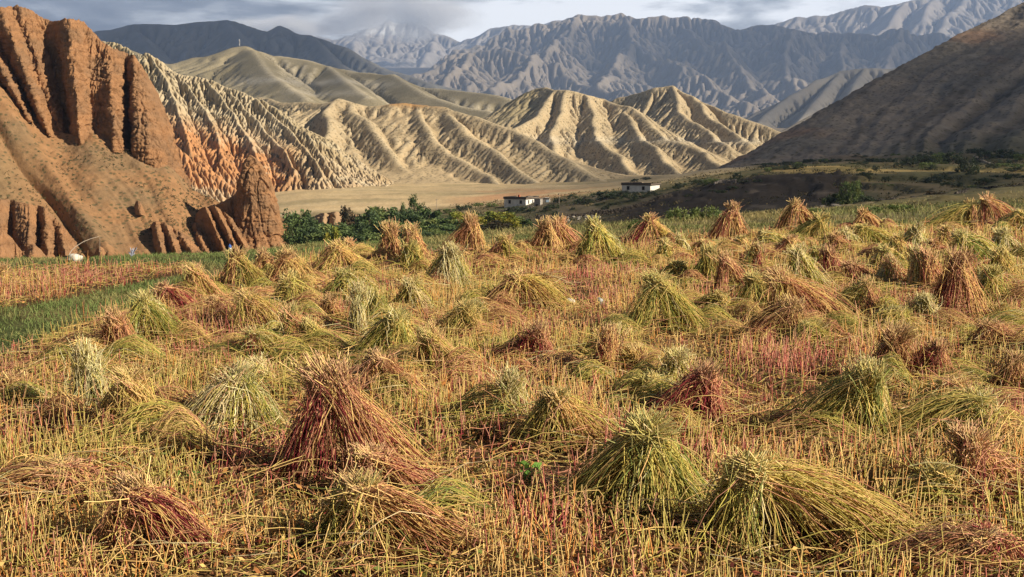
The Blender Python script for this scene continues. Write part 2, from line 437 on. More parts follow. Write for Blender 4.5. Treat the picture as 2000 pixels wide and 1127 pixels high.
def patch(ctrl, nr, nc):
    c = np.asarray(ctrl, float).copy(); c[..., 2] = np.log(c[..., 2])
    c = cr_resample(cr_resample(c, nr, 0), nc, 1)
    V = P(c[..., 0], c[..., 1], np.exp(c[..., 2]))
    n = gnormals(V)
    s = np.sign((n * (np.array([0, 0, EYE]) - V)).sum(-1).mean())
    return V, n * s, c
def rock_colour(V, base, alt, dark, f=0.25):
    x, y, z = V[..., 0], V[..., 1], V[..., 2]
    c = mixc(np.broadcast_to(base, V.shape), alt, smooth(-0.3, 0.5, fbm(x * f * 0.4, y * f * 0.4, z * f * 0.8, 5)))
    s = smooth(0.1, 0.6, fbm(x * 0.03 * f, y * 0.03 * f, z * f * 3.0, 4))
    return mixc(c, dark, s * 0.35)

RED, RED2, REDD = (0.31, 0.165, 0.080), (0.25, 0.145, 0.078), (0.19, 0.105, 0.055)
def curtain(name, cols, Dbase, back, amp, nr=150, nc=300, flute=1.0, prof=(0.75, 1.0, 1.0, 0.85, 0.35), lean=14.0, mat=None, palette=(RED, RED2, REDD), thick=8.0, seed=0, kind='structure', flf=0.9):
    """a standing rock face: cols of (top px, top py, base px, base py, depth offset in m); closed over the top with real thickness"""
    c = np.array(cols, float); n = len(c); R = len(prof)
    ctrl = np.zeros((R, n, 3))
    for r in range(R):
        t = r / (R - 1)
        ctrl[r, :, 0] = c[:, 2] * (1 - t) + c[:, 0] * t
        ctrl[r, :, 1] = c[:, 3] * (1 - t) + c[:, 1] * t
        ctrl[r, :, 2] = Dbase + lean * t ** 1.3 + c[:, 4] * prof[r] * 0.8
    # half straight, half rounded between the columns: edges of the buttresses stay crisp
    lin = np.stack([np.stack([np.interp(np.linspace(0, n - 1, nc), np.arange(n), ctrl[r, :, k]) for k in range(3)], -1) for r in range(R)])
    smo = cr_resample(ctrl, nc, 1)
    V, N, par = patch(0.65 * lin + 0.35 * smo, nr, nc)
    x, y, z = V[..., 0], V[..., 1], V[..., 2]
    tt = np.linspace(0, 1, nr)[:, None]
    fl = ridged(par[..., 0] * 0.11 * flf + 2.0 * fbm(x * 0.05, z * 0.05, seed, 3), z * 0.02, seed, 3) - 0.6
    d = amp * (1.3 * flute * fl * smooth(0, 0.15, tt) + 0.7 * fbm(x * 0.16, y * 0.16, z * 0.06 + seed, 5) + 0.55 * (ridged(par[..., 0] * 0.16 + fbm(x * .1, z * .06, seed, 3), z * 0.012, seed + 2, 3) - 0.6) + 0.5 * ridged(x * 0.06, y * 0.06, z * 0.035 + seed, 4) + 0.18 * fbm(x * 0.1, y * 0.1, z * 1.3, 3) + 0.5 * (ridged(x * 0.35, y * 0.35, z * 0.3, 4) - 0.6))
    # cracks: narrow, deep, mostly upright; a few along the beds; blocky relief
    wx = x * 0.30 + 0.4 * fbm(x * 0.2, z * 0.2, seed + 8, 3)
    cr1 = np.abs(perlin(wx, y * 0.30, z * 0.045 + seed)); cr2 = np.abs(perlin(x * 0.9, y * 0.9, z * 0.16 + seed)); cr3 = np.abs(perlin(x * 0.12, y * 0.12, z * 0.75 + seed))
    d = d - amp * (0.9 * smooth(0.10, 0.0, cr1) + 0.45 * smooth(0.14, 0.0, cr2) + 0.35 * smooth(0.08, 0.0, cr3)) + amp * 0.2 * (np.abs(perlin(x * 0.7, y * 0.7, z * 0.7)) + 0.6 * np.abs(perlin(x * 1.6, y * 1.6, z * 1.3)))
    d = d * (1 - 0.75 * smooth(0.85, 1.0, tt))
    V = V + N * d[..., None]
    V[-1, :, 2] += 0.5 * amp * fbm(np.linspace(0, nc * 0.12, nc), 0.3 + seed, 0, 4)
    # close over the top: two rows behind, then down the back
    top = V[-1]
    bx = float((top[:, 0] / top[:, 1]).mean()) - 0.25                     # straight back, bearing a little left, so the rear stays behind the face
    rows = [top + thick * np.array([bx * 0.4, 0.4, -0.02]), top + thick * np.array([bx, 1, -0.25]), top + thick * np.array([bx * 1.6, 1.6, 0])]
    rows[2][:, 2] = V[0, :, 2]
    rows[0][:, 2] += 0.4 * amp * fbm(top[:, 0] * 0.5, 3.3, seed, 3)
    VV = np.concatenate([V, np.stack(rows)], 0)
    col = rock_colour(VV, *palette)
    ob = build(name, VV.reshape(-1, 3), gridfaces(nr + 3, nc), mat or M_RED, col.reshape(-1, 3))
    if kind: tag(ob, kind=kind)
    return ob, VV
M_RED = material('red_earth_rock', var=0.22, vscale=0.35, bump=0.9, bscale=0.7, rough=0.95, spec=0.05, bdetail=10, strata=(0.8, 0.09))
K = [(-640, 90, -560, 140, 0), (-400, 60, -320, 148, 0), (-300, 42, -190, 152, -3), (-240, 36, -125, 156, 3), (-190, 31, -65, 164, -4), (-150, 29, -30, 178, 3), (-115, 27, 8, 200, -5), (-85, 26, 34, 222, 4), (-55, 23, 60, 240, -5), (-30, 20, 80, 255, 5), (0, 15, 98, 266, -5), (22, 14, 116, 274, 3), (40, 13, 126, 279, 2), (60, 20, 132, 282, 6), (84, 37, 138, 285, 10), (104, 41, 143, 287, 8),
     (120, 38, 149, 289, -3), (136, 37, 158, 289, -7), (150, 39, 172, 286, -3), (166, 46, 186, 279, 2), (183, 64, 202, 284, 1), (200, 82, 216, 295, -2), (213, 92, 226, 299, -6), (228, 98, 240, 303, -3), (238, 100, 247, 305, 7), (252, 107, 259, 310, 9),
     (262, 111, 266, 322, -6), (284, 138, 292, 336, -8), (308, 186, 318, 350, -7), (328, 234, 338, 362, -3), (344, 288, 356, 372, 2), (356, 330, 368, 380, 8), (362, 344, 376, 386, 20)]
curtain('cliff', K, 262, 0, 0.95, 190, 520, thick=40, lean=18, seed=3, flute=0.55)
# ---- talus slope below the cliff
bp = [-620, -260, -100, -20, 60, 130, 180, 240, 300, 360, 410, 450, 490, 530, 570, 612, 655]
tp = [(-620, 100), (-240, 130), (-80, 140), (0, 172), (76, 236), (130, 262), (182, 262), (242, 290), (284, 306), (334, 330), (364, 358), (402, 383), (436, 396), (474, 400), (536, 418), (584, 451), (632, 471)]
Db = [205, 207, 208, 209, 210, 211, 212, 214, 216, 218, 220, 222, 224, 226, 227, 228, 229]
Dt = [264, 264, 264, 263, 263, 263, 262, 261, 260, 259, 262, 260, 258, 256, 252, 246, 240]
ctrl = np.zeros((4, 17, 3))
for j in range(17):
    for r, t in enumerate((0, 0.36, 0.7, 1.0)):
        ctrl[r, j] = (bp[j] * (1 - t) + tp[j][0] * t, 545 * (1 - t) + tp[j][1] * t, Db[j] * (1 - t) + Dt[j] * t)
TV, TN, par = patch(ctrl, 260, 420)
g = par[..., 0] - 0.72 * par[..., 1]
gul = ridged(g * 0.018 + 0.5 * fbm(TV[..., 0] * 0.03, TV[..., 2] * 0.03, 1, 3), par[..., 1] * 0.0016, 4, 3)
deep = smooth(0.0, 0.35, 0.22 - np.abs((g + 186) / 60 + 0.35 * perlin(par[..., 1] * 0.012, 0.5, 0)))       # the one deep gully
rib = smooth(0.0, 1.0, 1 - np.abs((g + 150) / 34))
TV = TV + TN * (0.9 * (gul - 0.6) - 2.6 * deep + 1.6 * rib + 0.25 * fbm(TV[..., 0] * 0.3, TV[..., 1] * 0.3, TV[..., 2] * 0.3, 4))[..., None]
tc_ = mixc(np.broadcast_to((0.27, 0.15, 0.072), TV.shape), (0.21, 0.135, 0.072), smooth(-0.2, 0.5, fbm(TV[..., 0] * 0.06, TV[..., 1] * 0.06, TV[..., 2] * 0.06, 4)))
tc_ = mixc(tc_, (0.17, 0.13, 0.07), smooth(120, -40, par[..., 0]) * smooth(250, 330, par[..., 1]) * 0.7)
M_TALUS = material('scree_earth', var=0.22, vscale=0.5, bump=0.25, bscale=1.2, rough=0.95, spec=0.05, speck=(0.75, 0.14, (0.075, 0.07, 0.035), 0.28))
tal = build('slope', TV.reshape(-1, 3), gridfaces(260, 420), M_TALUS, tc_.reshape(-1, 3)); tag(tal, kind='structure')
# ---- small outcrops
o1 = [(-120, 400, -120, 540, 4), (-80, 392, -85, 540, -3), (-40, 385, -40, 540, 2), (0, 388, -4, 538, -3), (20, 390, 26, 535, 3), (38, 394, 42, 532, -2), (58, 400, 60, 530, -4), (74, 402, 80, 524, 3), (88, 406, 96, 522, -3), (104, 421, 114, 505, 2), (118, 436, 128, 500, -2), (136, 458, 142, 498, 1), (147, 476, 152, 498, 3)]
curtain('rock_outcrop', o1, 217, 0, 0.55, 90, 240, lean=7, thick=8, seed=9, kind=None)
tag(bpy.data.objects['rock_outcrop'], 'fluted red earth bluff at the foot of the scree slope, below the big red cliff', 'rock outcrop')
o2 = [(-60, 452, -60, 545, 0), (-20, 444, -30, 545, -3), (8, 450, 0, 545, -2), (25, 466, 30, 545, 1), (44, 492, 44, 545, -1), (66, 478, 62, 545, -3), (84, 492, 86, 545, 0), (100, 515, 100, 545, 3)]
curtain('rock_outcrop', o2, 205, 0, 0.4, 60, 160, lean=5, thick=5, seed=19, kind=None)
tag(bpy.data.objects['rock_outcrop.001'], 'low rounded red rock mounds in front of the fluted bluff by the grass', 'rock outcrop')
o3 = [(296, 446, 302, 505, 2), (304, 433, 318, 503, -2), (313, 434, 334, 502, 1.5), (324, 436, 348, 502, -2), (336, 444, 362, 500, 1.5), (350, 452, 380, 500, -1.5), (366, 462, 396, 500, 1.5), (378, 476, 404, 500, 2)]
curtain('rock_outcrop', o3, 224, 0, 0.4, 70, 180, lean=6, thick=4, seed=29, kind=None)
tag(bpy.data.objects['rock_outcrop.002'], 'small group of slanting red earth ribs on the scree left of the fins', 'rock outcrop')
o4 = [(366, 452, 392, 505, 3), (378, 438, 408, 503, -2), (386, 434, 420, 502, 1.5), (394, 412, 430, 500, 2), (401, 404, 443, 500, -3), (410, 410, 452, 500, 2), (420, 402, 468, 499, -3.2), (431, 412, 478, 499, 2), (441, 416, 488, 499, -2.4), (450, 428, 496, 499, 2), (456, 444, 504, 499, 4)]
curtain('rock_fins', o4, 232, 0, 0.45, 110, 260, lean=9, thick=6, seed=39, kind=None)
tag(bpy.data.objects['rock_fins'], 'row of thin red earth fins slanting down to the foot of the tall spire', 'rock outcrop')
for s_, (px_, py_, w_, h_) in enumerate([(198, 500, 10, 18), (214, 503, 7, 10), (130, 474, 7, 14), (272, 412, 8, 20)]):
    oc = [(px_ - w_, py_ - h_ * 0.2, px_ - w_ * 1.2, py_ + 8, 2), (px_ - w_ * 0.4, py_ - h_, px_ - w_ * 0.4, py_ + 8, -0.5), (px_ + w_ * 0.3, py_ - h_ * 0.85, px_ + w_ * 0.5, py_ + 8, -1), (px_ + w_, py_ - h_ * 0.15, px_ + w_ * 1.3, py_ + 8, 2)]
    curtain('rock', oc, 214 + (495 - py_) * 0.28, 0, 0.2, 30, 40, lean=1.5, thick=2, seed=50 + s_, kind=None)
    o = bpy.data.objects['rock' if s_ == 0 else 'rock.%03d' % s_]
    tag(o, ['larger dark sided red rock at the bottom of the scree by the grass', 'smaller red rock just beside the dark sided rock at the scree foot', 'small pointed red rock standing beside the fluted bluff', 'dark red rock alone halfway up the scree slope'][s_], 'rock')
# ---- rock spire
sp = np.array([(304, 486, 492), (312, 479, 501), (322, 474, 509), (336, 471, 517), (352, 469, 525), (370, 467, 532), (388, 467, 537), (405, 465, 542), (422, 463, 547), (440, 461, 552), (456, 459, 559), (470, 456, 567), (484, 452, 577), (505, 445, 592)], float)
ys = np.linspace(505, 304.5, 150)
L_, R_ = [np.interp(ys, sp[:, 0], sp[:, k]) for k in (1, 2)]
nth = 200; th = np.linspace(0, 2 * pi, nth, endpoint=False)
Dc = 244.0
PL, PR = P(L_, ys, Dc), P(R_, ys, Dc)
cx, hw, zz = (PL[:, 0] + PR[:, 0]) / 2, (PR[:, 0] - PL[:, 0]) / 2, PL[:, 2]
sx = np.sign(np.cos(th)) * np.abs(np.cos(th)) ** 0.9
SV = np.stack([cx[:, None] + hw[:, None] * sx, Dc + (hw * 0.85)[:, None] * np.sin(th), np.repeat(zz[:, None], nth, 1)], -1)
nrm = np.stack([np.cos(th), np.sin(th), 0 * th], -1)[None]
x, y, z = SV[..., 0], SV[..., 1], SV[..., 2]
amp = np.minimum(1, hw / 1.5)[:, None]
cr = np.abs(perlin(x * 0.45, y * 0.45, z * 0.07)); cr2 = np.abs(perlin(x * 1.1, y * 1.1, z * 0.25 + 3))
fl = ridged(x * 0.5, y * 0.5, z * 0.05, 3) - 0.6
dd = 0.5 * fl + 0.45 * fbm(x * 0.3, y * 0.3, z * 0.2, 5) + 0.16 * fbm(x * .15, y * .15, z * 2.2, 4) + 0.25 * (ridged(x * 0.9, y * 0.9, z * 0.9, 4) - .6) - 0.7 * smooth(0.10, 0, cr) - 0.3 * smooth(0.12, 0, cr2) + 0.22 * np.abs(perlin(x, y, z)) + 0.2 * np.minimum(1, hw / 3.2)[:, None]
# notch under the shoulder on the sunny side
dd = dd - 0.9 * np.exp(-((th - 5.4) / 0.18) ** 2)[None] * np.exp(-((ys - 340) / 9) ** 2)[:, None]
SV = SV + nrm * (dd * amp)[..., None]
idx = np.arange(150 * nth).reshape(150, nth); nx = np.roll(idx, -1, 1)
SF = np.stack([idx[:-1], nx[:-1], nx[1:], idx[1:]], -1).reshape(-1, 4)
Vt = np.concatenate([SV.reshape(-1, 3), [[cx[-1], Dc, zz[-1] + 0.25]]])
capf = np.stack([idx[-1], nx[-1], np.full(nth, len(Vt) - 1)], -1)
spo = build('rock_spire', Vt, [SF, capf], M_RED, rock_colour(Vt, *(RED, RED2, REDD), f=0.4))
tag(spo, 'tall isolated red earth spire with a rounded tip standing at the slope foot', 'rock spire')
o6 = [(424, 402, 424, 470, 4), (436, 395, 436, 480, 0), (446, 391, 448, 490, -1), (456, 386, 458, 498, 1), (464, 380, 468, 500, -1), (474, 366, 480, 502, 0), (486, 350, 495, 502, 2)]
curtain('rock_saddle', o6, 243, 0, 0.4, 70, 120, lean=4, thick=6, seed=83, kind=None)
tag(bpy.data.objects['rock_saddle'], 'sloping red earth shoulder that joins the fins to the tall spire', 'rock outcrop')
log('red rocks')
# ================================================================== HILLS: RIDGE FIELDS + STREAM EROSION
def ridge_field(X, Y, ridges, base):
    H = np.full(X.shape, float(base))
    for pts, k, *rest in ridges:
        curve = rest[0] if rest else 0.0
        w = np.array([P(*p) for p in pts])
        for a, b in zip(w[:-1], w[1:]):
            d = b[:2] - a[:2]; L2 = d @ d
            t = np.clip(((X - a[0]) * d[0] + (Y - a[1]) * d[1]) / L2, 0, 1)
            dist = np.hypot(X - a[0] - t * d[0], Y - a[1] - t * d[1])
            top = a[2] + t * (b[2] - a[2])
            hgt = np.maximum(top - base, 1)
            drop = k * dist
            if curve: drop = hgt * 1.15 * (1 - np.exp(-drop / hgt * (1 + 0.8 * curve)))
            H = np.maximum(H, top - drop)
    return H
def erode(H, cell, its, Kf, A0, m=0.5, jit=0.0, diff=0.0, seed=0):
    """implicit stream power carving on D8 flow"""
    ny, nx = H.shape; n = ny * nx
    rs = np.random.RandomState(seed)
    ids = np.arange(n).reshape(ny, nx)
    offs = [(-1, 0, 1), (1, 0, 1), (0, -1, 1), (0, 1, 1), (-1, -1, 1.414), (-1, 1, 1.414), (1, -1, 1.414), (1, 1, 1.414)]
    for it in range(its):
        Hj = H + jit * rs.uniform(-1, 1, H.shape) if jit else H
        Pd = np.pad(Hj, 1, mode='constant', constant_values=1e9)
        best = np.zeros(H.shape); rc = ids.copy(); ds = np.ones(H.shape)
        for dy, dx, dl in offs:
            s = (Hj - Pd[1 + dy:1 + dy + ny, 1 + dx:1 + dx + nx]) / dl
            u = s > best
            best[u] = s[u]; rc[u] = ids[u] + dy * nx + dx; ds[u] = dl
        order = np.argsort(Hj.ravel(), kind='stable').tolist()
        rl = rc.ravel().tolist()
        A = [1.0] * n
        for i in reversed(order):
            r = rl[i]
            if r != i: A[r] += A[i]
        Aa = np.maximum(np.array(A) - A0, 0) ** m
        Fl = (Kf * Aa / ds.ravel()).tolist()
        h = H.ravel().tolist()
        for i in order:
            r = rl[i]
            if r != i:
                f = Fl[i]
                if f: 
                    hr = h[r]
                    if hr < h[i]: h[i] = (h[i] + f * hr) / (1 + f)
        H = np.array(h).reshape(ny, nx)
        if diff:
            p = np.pad(H, 1, mode='edge')
            H = H + diff * (p[:-2, 1:-1] + p[2:, 1:-1] + p[1:-1, :-2] + p[1:-1, 2:] - 4 * H)
    return H
def region(x0, x1, y0, y1, cell):
    X, Y = np.meshgrid(np.arange(x0, x1, cell), np.arange(y0, y1, cell))
    return X, Y
def slope_of(H, cell):
    gy, gx = np.gradient(H, cell); return np.hypot(gx, gy)
def curv_of(H, n=3):
    B = _blur(_blur(H, n, 0), n, 1); return H - B
def hill_mesh(name, X, Y, H, mat, col, kind='structure', cut=None):
    F = gridfaces(*X.shape)
    if cut is not None:                       # drop what lies well under the ground
        keep = (H > cut).ravel(); F = F[keep[F].any(1)]
        used = np.zeros(X.size, bool); used[F.ravel()] = True
        mp = np.cumsum(used) - 1
        V = np.stack([X, Y, H], -1).reshape(-1, 3)[used]; F = mp[F]; col = col.reshape(-1, 3)[used]
    else:
        V = np.stack([X, Y, H], -1).reshape(-1, 3)
    o = build(name, V, F, mat, col.reshape(-1, 3)); tag(o, kind=kind); return o

TAN, TAN2, CREAM = (0.47, 0.355, 0.205), (0.385, 0.295, 0.175), (0.50, 0.42, 0.285)
M_HILL = material('dry_hill_soil', var=0.14, vscale=0.06, bump=0.5, bscale=0.5, rough=0.95, spec=0.04, speck=(0.42, 0.16, (0.15, 0.125, 0.07), 0.30))
# ---- middle tan hills
cell = 1.7
X, Y = region(-330, 470, 560, 1500, cell)
base0 = float(P(900, 372, 800)[2])
R1 = [
 ([(500, 190, 980), (560, 200, 920), (605, 197, 890), (645, 196, 862), (666, 190, 850), (690, 198, 850), (722, 206, 855), (760, 204, 850), (790, 199, 846), (830, 200, 838), (868, 205, 826), (900, 214, 812), (930, 224, 798), (1000, 252, 760), (1080, 290, 715), (1150, 330, 672), (1210, 362, 640)], 0.40, 0.35),
 ([(666, 190, 850), (640, 232, 800), (612, 280, 755), (596, 312, 735)], 0.52, 0.45),
 ([(690, 198, 850), (716, 240, 800), (765, 300, 740), (800, 335, 710)], 0.50, 0.45),
 ([(800, 199, 845), (846, 262, 770), (930, 335, 690), (985, 362, 655)], 0.50, 0.45),
 ([(868, 205, 826), (920, 262, 750), (1010, 330, 680), (1080, 366, 640)], 0.50, 0.45),
]
R2 = [
 ([(900, 245, 1280), (960, 226, 1260), (1000, 196, 1230), (1042, 170, 1205), (1062, 170, 1190), (1085, 176, 1160), (1105, 174, 1150), (1140, 183, 1150), (1180, 190, 1165), (1220, 206, 1120), (1262, 236, 1075), (1330, 275, 1010), (1385, 305, 950), (1430, 330, 900)], 0.46, 0.5),
 ([(1085, 176, 1160), (1040, 225, 1085), (990, 268, 1030), (960, 300, 1000)], 0.52, 0.45),
 ([(1105, 174, 1150), (1085, 232, 1070), (1075, 268, 1030), (1072, 310, 980), (1078, 340, 930)], 0.52, 0.45),
 ([(1140, 183, 1150), (1162, 240, 1070), (1195, 290, 1000), (1235, 330, 930), (1260, 350, 890)], 0.52, 0.45),
 ([(1180, 190, 1165), (1240, 246, 1060), (1290, 300, 960), (1320, 335, 900)], 0.52, 0.45),
 ([(1150, 222, 1440), (1200, 192, 1430), (1250, 180, 1410), (1285, 172, 1390), (1312, 168, 1380), (1345, 184, 1360), (1390, 206, 1330), (1430, 222, 1310), (1480, 240, 1290), (1530, 258, 1270), (1600, 285, 1240)], 0.60, 0.4),
 ([(1312, 168, 1380), (1330, 215, 1290), (1380, 252, 1220), (1420, 285, 1150)], 0.52, 0.4),
 ([(1345, 184, 1360), (1410, 240, 1250), (1470, 275, 1180)], 0.52, 0.4),
]
Xw = X + 9 * fbm(X * 0.012, Y * 0.012, 33, 3); Yw = Y + 9 * fbm(X * 0.012, Y * 0.012, 44, 3)
H = np.maximum(ridge_field(Xw, Yw, R1, base0 - 12), ridge_field(Xw, Yw, R2, base0 - 12))
nz = fbm(X * 0.012, Y * 0.012, 2, 5); nf = fbm(X * 0.06, Y * 0.06, 6, 4)
rel = np.clip((H - base0) / 40, 0, 1)
H = H + rel * (3.0 * nz + 0.9 * nf)
H = erode(H, cell, 9, 0.32, 12, m=0.42, jit=0.7, diff=0.05, seed=1)
H = erode(H, cell, 2, 0.35, 3, m=0.4, jit=0.8, diff=0.0, seed=5)          # fine rills
# the road cut: a bench at one level round the further hills
zr = float(P(1150, 267, 1040)[2])
far = smooth(880, 930, Y - 0.25 * (X - 100))
bench = far * np.exp(-((H - zr) / 2.6) ** 2)
H = H - far * 1.8 * np.exp(-((H - zr + 1.5) / 1.8) ** 2)
cv = curv_of(H, 4); sl = slope_of(H, cell)
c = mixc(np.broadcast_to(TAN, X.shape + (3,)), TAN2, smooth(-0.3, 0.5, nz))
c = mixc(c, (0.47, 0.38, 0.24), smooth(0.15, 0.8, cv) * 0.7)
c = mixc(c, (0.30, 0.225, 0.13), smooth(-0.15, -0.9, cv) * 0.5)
pxh, pyh = ppx(X, Y), prow(X, Y, H)
c = mixc(c, (0.45, 0.24, 0.085), np.clip(smooth(738, 770, pxh) * (1 - smooth(870, 900, pxh)) * smooth(214, 203, pyh + 3 * nf) * (Y < 960), 0, 1) * 0.9)
olive = smooth(930, 1000, pxh) * (1 - smooth(1030, 1075, pxh)) * smooth(1100, 1150, Y)
c = mixc(c, (0.22, 0.19, 0.10), olive * 0.6)
c = mixc(c, (0.50, 0.43, 0.31), np.clip(far * smooth(zr - 9, zr - 2, H + 3 * nf) * smooth(zr + 1.2, zr - 0.8, H), 0, 1) * 0.75)
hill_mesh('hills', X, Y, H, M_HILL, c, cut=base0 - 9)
log('tan hills')
# ---- badlands behind the red cliff
cell = 0.72
X, Y = region(-330, -50, 520, 800, cell)
bb = float(P(500, 395, 600)[2]) - 8
RB = [
 ([(120, 60, 760), (180, 74, 755), (225, 87, 748), (262, 106, 738), (290, 103, 730), (312, 120, 726), (345, 140, 722), (400, 150, 716), (440, 168, 708), (490, 184, 698), (530, 208, 686), (566, 236, 670), (600, 268, 650), (628, 300, 630), (646, 332, 612), (668, 362, 598)], 0.62),
 ([(262, 106, 738), (290, 160, 700), (312, 220, 660), (330, 280, 625)], 0.85),
 ([(290, 103, 730), (330, 165, 690), (352, 225, 655), (372, 290, 615)], 0.85),
 ([(345, 140, 722), (392, 200, 680), (420, 250, 650), (436, 305, 618)], 0.85),
 ([(400, 150, 716), (452, 215, 675), (490, 270, 642), (508, 322, 612)], 0.85),
 ([(440, 168, 708), (505, 232, 670), (548, 288, 638), (575, 332, 608)], 0.85),
 ([(490, 184, 698), (556, 244, 662), (604, 300, 625), (630, 338, 602)], 0.8),
 ([(330, 268, 588), (360, 292, 586), (400, 325, 582), (440, 356, 578), (480, 380, 574)], 0.8),
 ([(330, 330, 572), (380, 358, 570), (430, 385, 568), (470, 402, 566)], 0.8),
]
H = ridge_field(X, Y, RB, bb)
rel = np.clip((H - bb - 8) / 22, 0, 1)
nz = fbm(X * 0.03, Y * 0.03, 2, 4); nf = fbm(X * 0.12, Y * 0.12, 7, 4)
H = H + rel * (3.2 * nz + 0.6 * nf)
dipz = H + 0.26 * (X + 200) + 3.0 * fbm(X * 0.02, Y * 0.02, 12, 3)
stq = 11.0; q_ = dipz / stq; f_ = q_ - np.floor(q_)
H = H + rel * stq * (smooth(0.2, 0.85, f_) - f_) * 0.28                 # harder beds stand as bluffs
H = erode(H, cell, 11, 0.75, 2, m=0.48, jit=0.22, diff=0.01, seed=8)
pin = ridged(X * 0.16, Y * 0.16, 3, 3)
cv = curv_of(H, 3)
dipz = H + 0.26 * (X + 200) + 3.0 * fbm(X * 0.02, Y * 0.02, 12, 3)
cb = mixc(np.broadcast_to((0.45, 0.37, 0.24), X.shape + (3,)), (0.37, 0.30, 0.18), smooth(-0.2, 0.5, nz))
om = np.exp(-((dipz - 5 - 4 * nz) / 14.0) ** 2) * smooth(-318, -290, X) * (1 - 0.85 * smooth(-150, -100, X + 5 * nf))
cb = mixc(cb, (0.46, 0.225, 0.095), np.clip(om * 1.65 + 0.45 * fbm(X * 0.05, Y * 0.05, H * 0.3, 3) * om, 0, 0.95))
bandl = smooth(0.2, 0.5, fbm(X * 0.01, Y * 0.01, dipz * 0.45, 3))
cb = mixc(cb, (0.52, 0.45, 0.31), bandl * 0.5)
cb = mixc(cb, (0.33, 0.25, 0.15), smooth(-0.2, -1.0, cv) * 0.5)
M_BAD = material('badland_clay', var=0.14, vscale=0.1, bump=0.5, bscale=0.5, rough=0.95, spec=0.04, bdetail=7)
hill_mesh('hills_badlands', X, Y, H, M_BAD, cb, cut=bb + 0.5)
log('badlands')
# ---- pale bluff beyond the grove
o5 = [(600, 430, 596, 470, 6), (622, 424, 620, 470, 0), (634, 416, 632, 470, -3), (644, 420, 644, 470, 3), (656, 414, 655, 470, -3), (668, 419, 668, 470, 3), (680, 414, 680, 470, -2), (694, 418, 696, 470, 3), (712, 424, 716, 470, 6)]
PAL = ((0.36, 0.25, 0.14), (0.32, 0.21, 0.12), (0.26, 0.17, 0.10))
curtain('rock_outcrop', o5, 285, 0, 0.6, 50, 160, lean=8, thick=10, seed=77, palette=PAL, mat=M_BAD, kind=None)
tag(bpy.data.objects['rock_outcrop.003'], 'pale pinkish gullied bluff showing between the trees of the grove', 'rock outcrop')
# ---- hill with the mast, in front of the dark mountain
cell = 4.5
X, Y = region(-900, 420, 1250, 2350, cell)
R3 = [
 ([(180, 70, 1900), (225, 88, 1850), (270, 108, 1800), (330, 122, 1780), (375, 112, 1800), (410, 110, 1800), (440, 94, 1810), (458, 86, 1810), (480, 84, 1810), (505, 92, 1800), (530, 105, 1790), (566, 110, 1780), (600, 116, 1770), (640, 128, 1760), (700, 143, 1740), (752, 146, 1720), (770, 142, 1710), (792, 160, 1690), (850, 168, 1660), (900, 174, 1630), (950, 182, 1600), (990, 190, 1580), (1050, 215, 1560)], 0.34, 0.3),
 ([(480, 84, 1810), (520, 130, 1620), (560, 165, 1480), (600, 190, 1380)], 0.36, 0.3),
 ([(640, 128, 1760), (680, 160, 1560), (720, 185, 1420)], 0.36, 0.3),
 ([(770, 142, 1710), (830, 180, 1520), (900, 205, 1400), (960, 215, 1330)], 0.34, 0.3),
 ([(330, 122, 1780), (390, 160, 1600), (430, 190, 1450)], 0.34, 0.3),
]
b3 = float(P(700, 235, 1500)[2])
H = ridge_field(X, Y, R3, b3 - 30)
nz = fbm(X * 0.006, Y * 0.006, 4, 5)
H = H + 7 * nz * np.clip((H - b3) / 50, 0, 1)
H = erode(H, cell, 5, 0.35, 14, m=0.4, jit=0.5, diff=0.05, seed=3)
cv = curv_of(H, 4); pxh, pyh = ppx(X, Y), prow(X, Y, H)
c = mixc(np.broadcast_to((0.29, 0.245, 0.155), X.shape + (3,)), (0.23, 0.195, 0.12), smooth(-0.4, 0.5, nz))
zc = float(P(650, 158, 1650)[2]) + 3 * fbm(X * 0.01, Y * 0.01, 8, 3)
c = mixc(c, (0.46, 0.41, 0.32), np.clip(np.exp(-((H - zc + 4) / 6.0) ** 2) * smooth(430, 520, pxh) * (1 - smooth(740, 800, pxh)), 0, 1) * 0.8)
zc2 = float(P(620, 182, 1550)[2])
c = mixc(c, (0.46, 0.41, 0.32), np.clip(np.exp(-((H - zc2 + 2) / 5.0) ** 2) * smooth(540, 600, pxh) * (1 - smooth(690, 740, pxh)), 0, 1) * 0.6)
c = mixc(c, (0.50, 0.43, 0.30), smooth(0.5, 1.5, cv) * smooth(480, 540, pxh) * 0.8)
hill_mesh('hills_upper', X, Y, H, M_HILL, c, cut=b3 - 25)
log('mast hill')
# ================================================================== FAR MOUNTAINS
M_FAR = material('mountain_rock', var=0.22, vscale=0.004, bump=6.0, bscale=0.02, rough=0.95, spec=0.03, bdetail=8)
def mountain(name, reg, cell, ridges, basept, k_noise, its, Kf, A0, cols, seed, m=0.45, fz=0.0011, cutm=60, diff=0.02):
    X, Y = region(*reg, cell)
    b = float(P(*basept)[2])
    H = ridge_field(X, Y, ridges, b - 80)
    rel = np.clip((H - b) / 250, 0, 1)
    nz = fbm(X * fz, Y * fz, seed, 6, 0.52)
    H = H + rel * (k_noise * nz + k_noise * 0.5 * (ridged(X * fz * 1.6, Y * fz * 1.6, seed + 5, 4) - 0.65))
    H = erode(H, cell, its, Kf, A0, m=m, jit=cell * 0.15, diff=diff, seed=seed)
    cv = curv_of(H, 3) / cell
    c = mixc(np.broadcast_to(cols[0], X.shape + (3,)), cols[1], smooth(-0.35, 0.45, fbm(X * fz * 0.8, Y * fz * 0.8, seed + 9, 5)))
    c = mixc(c, cols[2], smooth(0.02, 0.25, cv) * 0.7)
    return X, Y, H, c, b
